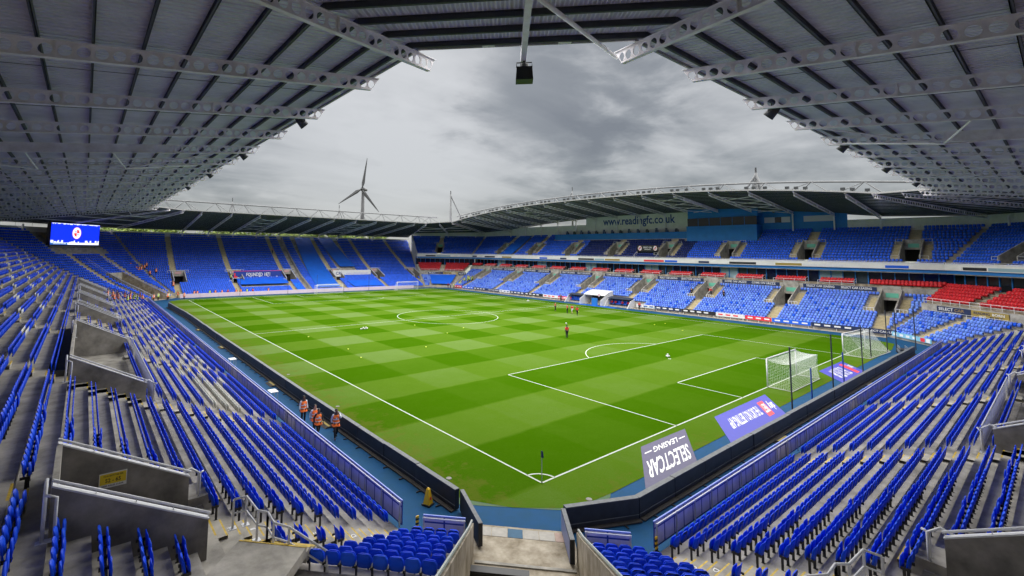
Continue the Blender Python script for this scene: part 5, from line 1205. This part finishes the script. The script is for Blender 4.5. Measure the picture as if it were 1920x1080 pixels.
# spotlights under the near roofs
def spot(p, rz, label, group, sc=1.0):
    o = empty('spotlight', p, rz, label=label, cat='spotlight', group=group); o.scale = (sc,sc,sc)
    mb = MB(); mb.tube([(0,0,0),(0,0,-.2),(0,.02,-.3)], .04, 6); mb.build('hanger', DARKMET, o)
    mb = MB(); mb.tube([(0,.28,-.22),(0,.1,-.42),(0,-.22,-.72)], .20, 12, r1=.30); mb.build('lamp_body', DARKMET, o, smooth=True); mb = MB(); mb.box((-.34,-.1,-.30),(-.3,.1,-.5)); mb.box((.3,-.1,-.30),(.34,.1,-.5)); mb.build('yoke', DARKMET, o)
for k in (1, 3, 5, 7): u = BEAMS['left'][k]+.9; spot(S['left'].w(u,1.0,ROOFZ['left'](u,1.0)+.45), S['left'].rz, 'dark round spotlight hung near a beam tip above the touchline stand', 'spotlights above the touchline stand')
for k in (1, 3, 5, 7): u = BEAMS['near'][::-1][k]-.9; spot(S['near'].w(u,1.0,ROOFZ['near'](u,1.0)+.45), S['near'].rz, 'dark round spotlight hung near a beam tip behind the goal', 'spotlights above the goal-end stand')
FLB = MB().box((-.26,-.1,-.18),(.26,.1,.14)).mesh('light_box', WALLW); FLG = MB().box((-.22,-.115,-.15),(.22,-.1,.11)).mesh('light_glass', PALEBL)
for key, u, lb in (('nl',cT+1.5,'a'),('nl',cT-1.7,'b'),('left',1.2,'c'),('left',7.2,'d'),('near',Ln-1.4,'e'),('near',Ln-7.3,'f')):
    g = S[key]; o = empty('light_box', g.w(u,.62,ROOFZ[key](u,.62)+.80), g.rz+math.pi, label='small pale floodlight box under the eaves of the near '+('corner' if key == 'nl' else 'touchline' if key == 'left' else 'goal-end')+' roof', cat='floodlight', group='pale light boxes under the '+('corner' if key == 'nl' else 'touchline' if key == 'left' else 'goal-end')+' eaves'); link('box', FLB, o); link('glass', FLG, o)
p = px_on(983,116,0,-4.55); p.z -= .1; o = empty('roof_lamp', p, S['nl'].rz, label='big square black lamp hung from the ridge beam end at the corner', cat='lamp'); o.scale = (1.3,1.3,1.3)
mb = MB(); mb.tube([(-.26,0,-.12),(-.26,0,.05),(.26,0,.05),(.26,0,-.12)], .022, 6); mb.tube([(0,0,.05),(0,.1,.42)], .06, 6); mb.build('bracket', DARKMET, o)
mb = MB(); mb.tube([(0,0,.0),(0,0,-.06),(0,0,-.18),(0,0,-.22)], .14, 14, r1=.2); mb.build('dome', DARKMET, o, smooth=True)
mb = MB(); mb.hexa([(-.29,-.25,-.62),(.29,-.25,-.62),(.29,.25,-.62),(-.29,.25,-.62)],[(-.26,-.22,-.16),(.26,-.22,-.16),(.26,.22,-.16),(-.26,.22,-.16)]); mb.build('housing', BLACK, o)
# ------------------------------------------------------------------ wind turbine and trees beyond the far stand
def turbine():
    h = Vector((209, 430, 75.6)); o = empty('wind_turbine', (h.x+1.5, h.y+2.5, 0), label='grey three-bladed wind turbine standing beyond the far stand', cat='wind turbine'); b = Vector((h.x+1.5, h.y+2.5, 0))
    MB().tube([(0,0,0),(0,0,h.z-1)], 2.9, 14, r1=1.6).build('tower', TURB, o, smooth=True)
    face = Vector((-.88,-.47,0)).normalized(); side = Vector((0,0,1)).cross(face).normalized()
    c = h-b; MB().tube([c-face*6.5, c-face*4.5, c-face*1, c+face*1.2], 1.5, 10, r1=2.3).build('nacelle', TURB, o, smooth=True)
    MB().tube([c+face*.8, c+face*2.4, c+face*3.6], 2.3, 10, r1=.5).build('hub', TURB, o, smooth=True)
    hub = c+face*2.0; pc = to_px(h+face*2)
    for tx, ty in ((688.5,296),(643,377),(704,388.5)):      # blade tips seen in the photograph fix the rotor's angle
        d = px_ray(tx, ty); n = face; t = ((b+hub)-CAM).dot(n)/d.dot(n); tip = CAM+d*t-b; ax = (tip-hub).normalized()*33; w = ax.cross(face).normalized()
        mb = MB(); secs = [(0,1.5,1.3),(.08,1.7,1.3),(.2,3.2,.9),(.5,2.1,.6),(.8,1.3,.4),(1,.4,.15)]; rings = []
        for f, cw, th in secs: p = hub+ax*f; rings.append([p-w*cw*.45, p+face*th*.5, p+w*cw*.75, p-face*th*.5])
        v = [q for r_ in rings for q in r_]; f_ = [(i*4+k, i*4+(k+1)%4, (i+1)*4+(k+1)%4, (i+1)*4+k) for i in range(5) for k in range(4)]+[(20,21,22,23)]
        mb.add(v, f_); mb.build('blade', TURB, o)
turbine()
def tree_mesh(seed, h, rx, rz_):
    rg = random.Random(seed); mb = MB(); clumps = []
    for i in range(26):
        a, e = rg.uniform(0,6.28), rg.uniform(-.5,1.0); q = rg.uniform(.35,1.0)**.6; clumps.append((Vector((math.cos(a)*math.cos(e)*rx*q, math.sin(a)*math.cos(e)*rx*q, h*.66+math.sin(e)*rz_*q)), rg.uniform(.9,1.9)))
    for c, r in clumps:
        for _ in range(70):
            d = Vector((rg.gauss(0,1),rg.gauss(0,1),rg.gauss(0,.8))).normalized()*r*rg.uniform(.5,1.05); p = c+d; a = Vector((rg.gauss(0,1),rg.gauss(0,1),rg.gauss(0,1))).normalized(); b = a.orthogonal().normalized(); s_ = rg.uniform(.16,.34)
            mb.face([p-a*s_-b*s_*.5, p+a*s_-b*s_*.5, p+a*s_*.7+b*s_*.6, p-a*s_*.7+b*s_*.6], rg.random() < .45)
    return mb.mesh('crown', LEAF), clumps
TR = [tree_mesh(s_, 17, 4.6, 5.4) for s_ in (1, 2, 3)]
tm = []
for me, cl in TR:
    mb = MB(); mb.tube([(0,0,0),(.1,.1,6),(0,.2,12)], .42, 8, r1=.14)
    for c, r in cl[:9]: mb.tube([(0,.15,6.5), c*.55+Vector((0,0,4)), c], .12, 5, r1=.04)
    tm.append(mb.mesh('trunk', BARK))
for i, px_ in enumerate((195, 225, 250, 288, 318, 405, 425, 462, 500, 540, 556, 580, 604, 640, 662, 690, 712)):
    y = 158+((i*37) % 23); p = px_on(px_, 440, 1, y); k = i % 3; sc = 1.16+.24*((i*53) % 7)/6
    o = empty('tree', (p.x, y, 0), i*1.3, label='leafy yellow-green tree showing through the gap above the rear wall', cat='tree', group='trees beyond the far stand'); o.scale = (sc,sc,sc); link('crown', TR[k][0], o); link('trunk', tm[k], o)
# ------------------------------------------------------------------ people
def skin_bake(verts, edges, radii, root, m, name, sub=1):
    me = bpy.data.meshes.new('tmp'); me.from_pydata(verts, edges, []); o = bpy.data.objects.new('tmp', me); BENCH.collection.objects.link(o)
    md = o.modifiers.new('s', 'SKIN'); md.use_smooth_shade = True
    for i, d in enumerate(me.skin_vertices[0].data): r = radii[i]; d.radius = r if isinstance(r, tuple) else (r, r); d.use_root = (i == root)
    sb = o.modifiers.new('u', 'SUBSURF'); sb.levels = sub; sb.render_levels = sub
    out = evaluated(o); out.name = name; out.materials.clear(); out.materials.append(m)
    bpy.data.objects.remove(o); bpy.data.meshes.remove(me); return out
def pose_joints(kind):
    J = dict(pel=(0,0,.95), spi=(0,0,1.14), che=(0,.0,1.36), nec=(0,.0,1.50), hd0=(0,-.015,1.58), hd1=(0,-.02,1.70), hd2=(0,-.01,1.76))
    for sg, n in ((-1,'l'),(1,'r')):
        J['sh'+n] = (sg*.185,.0,1.43); J['el'+n] = (sg*.25,.03,1.16); J['wr'+n] = (sg*.27,-.05,.93); J['ha'+n] = (sg*.27,-.07,.86)
        J['hi'+n] = (sg*.095,0,.92); J['kn'+n] = (sg*.10,-.02,.50); J['an'+n] = (sg*.105,.03,.09); J['to'+n] = (sg*.12,-.13,.04)
    if kind in ('walk','phone'):
        J.update(knl=(-.09,-.16,.52), anl=(-.09,-.20,.10), tol=(-.10,-.36,.05), knr=(.09,.04,.50), anr=(.09,.28,.16), tor=(.10,.17,.05), ell=(-.25,.12,1.17), wrl=(-.26,.12,.94), hal=(-.26,.10,.87), elr=(.25,-.06,1.17), wrr=(.25,-.20,.97), har=(.25,-.25,.91))
    if kind == 'phone': J.update(elr=(.27,-.16,1.24), wrr=(.14,-.22,1.46), har=(.10,-.18,1.56))
    if kind == 'sit':
        for sg, n in ((-1,'l'),(1,'r')): J.update({'hi'+n:(sg*.1,0,.50), 'kn'+n:(sg*.14,-.42,.52), 'an'+n:(sg*.14,-.42,.10), 'to'+n:(sg*.15,-.58,.05), 'el'+n:(sg*.24,-.10,.74), 'wr'+n:(sg*.14,-.32,.62), 'ha'+n:(sg*.10,-.38,.62)})
        for k in ('pel','spi','che','nec','hd0','hd1','hd2','shl','shr'): x, y, z = J[k]; J[k] = (x, y-.02, z-.42)
    return J
RAD = dict(pel=(.135,.10), spi=(.125,.095), che=(.15,.105), nec=.058, hd0=.075, hd1=.095, hd2=.06, sh=.062, el=.045, wr=.034, ha=.04, hi=.088, kn=.062, an=.044, to=.04)
LINKS = [('pel','spi'),('spi','che'),('che','nec'),('nec','hd0'),('hd0','hd1'),('hd1','hd2')]
def sub_skin(J, keys, links, grow, m, name, extra=None, sub=1):
    idx = {k: i for i, k in enumerate(keys)}; v = [J[k] for k in keys]; rd = []
    for k in keys:
        r = RAD.get(k, RAD.get(k[:2])); rd.append(tuple(x+grow for x in r) if isinstance(r, tuple) else r+grow)
    e = [(idx[a], idx[b]) for a, b in links if a in idx and b in idx]
    if extra:
        for a, p, r in extra: v.append(p); rd.append(r); e.append((idx[a] if isinstance(a, str) else a, len(v)-1))
    return skin_bake(v, e, rd, 0, m, name, sub)
ARM = lambda n: [('che','sh'+n),('sh'+n,'el'+n),('el'+n,'wr'+n),('wr'+n,'ha'+n)]
LEG = lambda n: [('pel','hi'+n),('hi'+n,'kn'+n),('kn'+n,'an'+n),('an'+n,'to'+n)]
PCACHE = {}
def person_parts(kind, skin, top, vest, legs, sleeve, fine):
    key = (kind, skin.name, top.name, vest and vest.name, legs.name, sleeve, fine)
    if key in PCACHE: return PCACHE[key]
    J = pose_joints(kind); parts = []
    ks = ['pel','spi','che','nec','hd0','hd1','hd2']+[a+n for n in 'lr' for a in ('sh','el','wr','ha','hi','kn','an','to')]; ex = []
    if fine:
        ex.append(('hd0', (0,-.115,1.635-(0 if kind != 'sit' else .42)), .018))
        for n, sg in (('l',-1),('r',1)):
            h = Vector(J['ha'+n]); d = (h-Vector(J['wr'+n])).normalized(); s_ = d.orthogonal().normalized(); b_ = d.cross(s_)
            for i, L_ in enumerate((.062,.072,.068,.052)): ex.append(('ha'+n, tuple(h+d*(.03+L_)+s_*(.027*(i-1.5))+b_*.015), .0085))
            ex.append(('ha'+n, tuple(h+d*.035+s_*.065), .0095))
    parts.append(('body', sub_skin(J, ks, LINKS+ARM('l')+ARM('r')+LEG('l')+LEG('r'), 0, skin, 'body', ex)))
    ak = [a+n for n in 'lr' for a in (('sh','el','wr') if sleeve == 'long' else ('sh','el'))]
    parts.append(('shirt', sub_skin(J, ['pel','spi','che']+ak, LINKS+ARM('l')+ARM('r'), .016, top, 'shirt')))
    if vest:
        pz = Vector(J['pel']); hem = tuple(pz+Vector((0,-.005,-.13)))
        parts.append(('hi_vis_vest', skin_bake([J['pel'],J['spi'],J['che'],J['shl'],J['shr'],hem], [(0,1),(1,2),(2,3),(2,4),(0,5)], [(.212,.165),(.175,.145),(.185,.145),.10,.10,(.225,.175)], 0, vest, 'hi_vis_vest')))
    parts.append(('trousers', sub_skin(J, ['pel']+[a+n for n in 'lr' for a in (('hi','kn','an') if legs is not SHIRTW else ('hi','kn'))], LEG('l')+LEG('r'), .018, legs, 'trousers')))
    for n in 'lr':
        a, t = Vector(J['an'+n]), Vector(J['to'+n]); parts.append(('shoe', skin_bake([tuple(a-Vector((0,0,.02))), tuple((a+t)/2), tuple(t)], [(0,1),(1,2)], [.05,.05,.042], 0, BLACK, 'shoe')))
    hz = -.42 if kind == 'sit' else 0; hb = MB(); c = Vector((0,.012,1.685+hz)); rings = []
    for i in range(5):
        th = i*math.pi/2/4*1.15; rr = .112*math.sin(th)+.001; zz = .108*math.cos(th); rings.append([c+Vector((rr*math.cos(a)*.92, rr*math.sin(a)*1.02+(.015 if th > 1 else 0), zz)) for a in [k*math.pi/5 for k in range(10)]])
    hb.add([p for r_ in rings for p in r_], [(i*10+k, i*10+(k+1) % 10, (i+1)*10+(k+1) % 10, (i+1)*10+k) for i in range(4) for k in range(10)]); parts.append(('hair', hb.mesh('hair', HAIR, True)))
    if vest:
        for z in (.98, 1.16):
            tb = MB(); rr = [((.222 if z < 1 else .186)*math.cos(a), (.176 if z < 1 else .156)*math.sin(a), z+hz) for a in [k*math.pi/8 for k in range(16)]]
            tb.add(rr+[(x,y,zz+.05) for x,y,zz in rr], [(k,(k+1) % 16,16+(k+1) % 16,16+k) for k in range(16)]); parts.append(('reflective_band', tb.mesh('reflective_band', SILVER, True)))
        parts.append(('badge', MB().box((-.05,-.165,1.18+hz),(.05,-.15,1.30+hz)).mesh('badge', SHIRTW)))
    PCACHE[key] = parts; return parts
def person(p, rz, kind, label, group=None, skin=SKIN, top=SHIRTW, vest=None, legs=TROUS, sleeve='long', fine=False, sc=1.0):
    o = empty('person', p, rz, label=label, cat='person', group=group); o.scale = (sc,sc,sc)
    for n, me in person_parts(kind, skin, top, vest, legs, sleeve, fine): link(n, me, o)
    return o
def face_to(p, q): d = Vector(q)-Vector(p); return math.atan2(d.y, d.x)+math.pi/2
near_t = (-6.6, 4, 0)
person((-6.86,15.4,0), face_to((-6.86,15.4,0), near_t), 'stand', 'steward in orange vest standing apart from the group on blue track', skin=SKIND, vest=ORANGE, fine=True, sc=1.02)
person((-6.9,13.3,0), face_to((-6.9,13.3,0), (-7.4,4,0)), 'walk', 'steward in orange vest and white sleeves walking behind another steward', skin=SKIN, vest=ORANGE, fine=True, sc=1.0)
person((-6.95,12.55,0), face_to((-6.95,12.55,0), (-7.2,4,0)), 'walk', 'steward in orange vest with dark sleeves leading the group on blue track', skin=SKIND, top=TROUS, vest=ORANGE, fine=True, sc=.97)
person((-6.2,11.55,0), face_to((-6.2,11.55,0), (-7.6,5,0)), 'phone', 'steward in orange vest raising a hand to the face beside black board', skin=SKIND, vest=ORANGE, fine=True, sc=1.03)
person((34.66,25.98,0), R(160), 'stand', 'player in red top alone near the penalty arc with ball above head', skin=SKIND, top=REDC, sleeve='short', fine=True, sc=1.03)
link('football', BALL, None, (34.6,26.05,2.02), label='white football in the air over a lone player in red', cat='football')
for x, y, a, k, lg, lb in ((57.5,47.1,20,'stand',TROUS,'player in red standing apart on the left of a group by the dugouts'),(56.4,43.2,-160,'stand',TROUS,'player in red with dark trousers turned to a team-mate near the dugouts'),(56.6,42.2,160,'walk',SHIRTW,'player in red with pale leggings beside a team-mate near the dugouts'),(55.3,40.0,-30,'walk',TROUS,'player in red walking nearest the penalty area from the dugout group')):
    person((x,y,0), R(a), k, lb, skin=SKIND if y < 41 else SKIN, top=REDC, legs=lg, sleeve='short')
g = S['west']
for i, y in enumerate((46.2,45.3,43.6,42.2)): p = g.w(uW(y),-.05,.16); person(p, g.rz, 'sit', 'substitute in red sitting on the dugout bench', 'substitutes on the dugout bench', top=REDC, legs=TROUS, skin=(SKIN,SKIND)[i % 2])
person((74.4,38.6,0), R(-90), 'stand', 'person in red standing beside the folding table of bottles', top=REDC); person((73.6,58.8,0), R(-60), 'stand', 'person in dark clothes standing by the empty dugout', top=TROUS); person((73.3,49.2,0), R(-90), 'stand', 'person in dark clothes at the mouth of the white players tunnel', top=TROUS)
# stewards and staff along the far end
for i, cx in enumerate((248,475,518,690,768,858,940,1055,1120,1205,1285,1500)):
    x = 300+cx/7.385; p = px_on(x, 548, 1, 111.2); hv = YELHV if cx in (690,1205) else (ORANGE if cx not in (940,1285) else None)
    person((p.x,111.2,0), R(180+(i*47) % 60-30), 'stand', ('steward in orange vest' if hv is ORANGE else 'steward in yellow vest' if hv else 'person in a dark coat')+' standing behind the pink board', ('orange' if hv is ORANGE else 'yellow' if hv else 'dark')+' figures behind the pink board', vest=hv, top=TROUS if hv else REDC, sc=1.0)
p = px_on(345,562,2,0); person(p, 0, 'stand', 'steward in orange vest standing in front of the pink board end', vest=ORANGE)
for x, y, hv in ((198/4+0,0,None),):
    pass
spots_c = [(1185,790,'y'),(1255,790,'o'),(1262,788,'y'),(1150,800,'o')]
for cx, cy, c in spots_c:
    p = px_on(cx/4, 360+(cy+22)/4, 2, .05); person(p, R(30), 'stand', ('steward in yellow vest' if c == 'y' else 'steward in orange vest')+' on the track by the vehicle tunnel', ('yellow' if c == 'y' else 'orange')+' stewards by the vehicle tunnel', vest=YELHV if c == 'y' else ORANGE)
def slope_person(key, rows, x, y, hv, lb, gr, kind='stand', top=TROUS):
    q = px_slope(key, rows, x, y, 1.0)
    if q is None: return
    u, s_, z = q
    k = max(i for i, r in enumerate(rows) if r[0] <= s_); s_ = rows[k][0]+.28; person(S[key].w(u, s_, z), S[key].rz+random.uniform(-.5,.5), kind, lb, gr, vest=hv, top=top)
for i, (cx, cy) in enumerate(((820,765),(845,770),(870,772),(900,785),(945,800),(985,790),(985,765),(1020,775),(1045,775),(1000,790),(925,775),(1075,790),(860,790),(1040,795))):
    y = i in (4,7,9,13); slope_person('left', ROWS1, cx/4, 360+cy/4, YELHV if y else ORANGE, ('steward in yellow vest' if y else 'steward in orange vest')+' gathered in the last rows of the touchline stand', ('yellow' if y else 'orange')+' stewards gathered at the end of the touchline stand')
for i, (cx, cy) in enumerate(((980,548),(1025,580),(1045,585),(1065,565),(1085,562),(1100,560),(1060,590),(1125,605),(1172,597),(1040,600))): slope_person('far', ROWS1, cx/4, 360+cy/4, ORANGE, 'steward in orange vest among the far stand seats near the screen corner', 'orange stewards in the far stand near the screen')
for cx, cy in ((1300,685),(1302,700)): slope_person('far', ROWS1, cx/4, 360+cy/4, ORANGE, 'steward in orange vest on the first aisle of the far stand', 'orange stewards on the far stand aisle')
slope_person('far', ROWS1, 480+125/4, 360+440/4, None, 'person in pink top climbing an aisle high in the far stand', None, top=mat_once('pink_cloth', (.6,.2,.2), .8))
slope_person('far', ROWS1, 400+180/5.4, 360+865/5.4, YELHV, 'steward in yellow vest at an entrance beside the founded banner', None)
for cx, cy, lb in ((1350,745,'person in dark coat leaning on an entrance railing in the main stand'),(1485,745,'person in red standing beside an entrance wall in the main stand'),(1585,772,'person sitting alone among pale blue seats of the main stand')):
    slope_person('west', ROWSW, 960+cx/4, 360+cy/4, None, lb, None, 'stand', REDC if 'red' in lb else TROUS)
for i in range(34):
    f = i/33; cx, cy = 860+170*f+random.uniform(-25,25), 820-100*f+random.uniform(-18,18)
    slope_person('fr' if f < .6 else 'west', ROWSC if f < .6 else ROWSW, 740+cx/7.2, 420+cy/7.2, YELHV, 'steward in yellow vest standing in the strip beside the broad blue corner cover', 'yellow stewards beside the corner cover', top=TROUS)
for cx, cy, c in ((720,845,REDC),(755,845,SHIRTW),(800,850,YELHV)):
    p = px_on(740+cx/7.2, 420+(cy+22)/7.2, 2, 0); person(p, R(-100), 'stand', {'red_cloth':'person in red','white_shirt':'person in white','hi_vis_yellow':'person in yellow'}[c.name]+' standing on the track in front of the broad blue corner cover', vest=c if c is YELHV else None, top=c if c is not YELHV else TROUS)

# ------------------------------------------------------------------ odds and ends near the tunnel
def hazard_post(p, label):
    o = empty('hazard_post', p, label=label, cat='post'); n = 6
    for i in range(n): MB().box((-.07,-.02,.05+.09*i),(.07,.02,.05+.09*(i+1))).build('stripe', mat_once('cone_yellow2', (.72,.45,.01), .5) if i % 2 else BLACK, o)
    MB().box((-.09,-.09,0),(.09,.09,.05)).build('foot', BLACK, o)
hazard_post(S['near'].w(Ln-.65,.12,.2), 'black and yellow striped marker post at the end of the goal-end barrier'); hazard_post(S['left'].w(.45,-.6,.0), 'black and yellow striped marker post on the track by the touchline barrier')
o = empty('plastic_bin', S['nl'].w(cT-2.75,.42,0), .3, label='white rounded plastic bin behind the short goal-side barrier', cat='bin')
MB().tube([(0,0,.02),(0,0,.55),(0,0,.62)], .24, 14).build('bin_body', WHITE, o, smooth=False); MB().tube([(0,0,.62),(0,0,.70),(0,0,.74)], .26, 14, r1=.12).build('bin_lid', WHITE, o)
p = px_on(935, 1076, 2, .35); o = empty('equipment_case', (p.x, p.y, 0.01), S['nl'].rz, label='long black equipment case on the tunnel floor', cat='case')
MB().box((-1.1,-.35,0),(1.1,.0,.34)).build('case_body', BLACK, o); MB().box((-1.1,-.36,.27),(1.1,.01,.30)).build('case_trim', DARKMET, o); MB().box((-.3,-.375,.12),(.3,-.355,.18)).build('case_handle', STEEL, o)
for key, us, lb in (('left', [(3,4)], 'touchline'),):
    pass
for i, (x, y) in enumerate(((-6.9,35.0),(-7.0,21.6))):
    o = empty('folding_table', (x,y,0), R(90), label=('small' if i else 'tiny')+' white table on the blue track in front of the touchline barrier', cat='table'); MB().box((-.45,-.3,.68),(.45,.3,.73)).build('table_top', WHITE, o)
    for a in (-.4,.4):
        for b in (-.25,.25): MB().box((a-.02,b-.02,0),(a+.02,b+.02,.68)).build('leg', STEEL, o)

bpy.data.scenes.remove(BENCH)
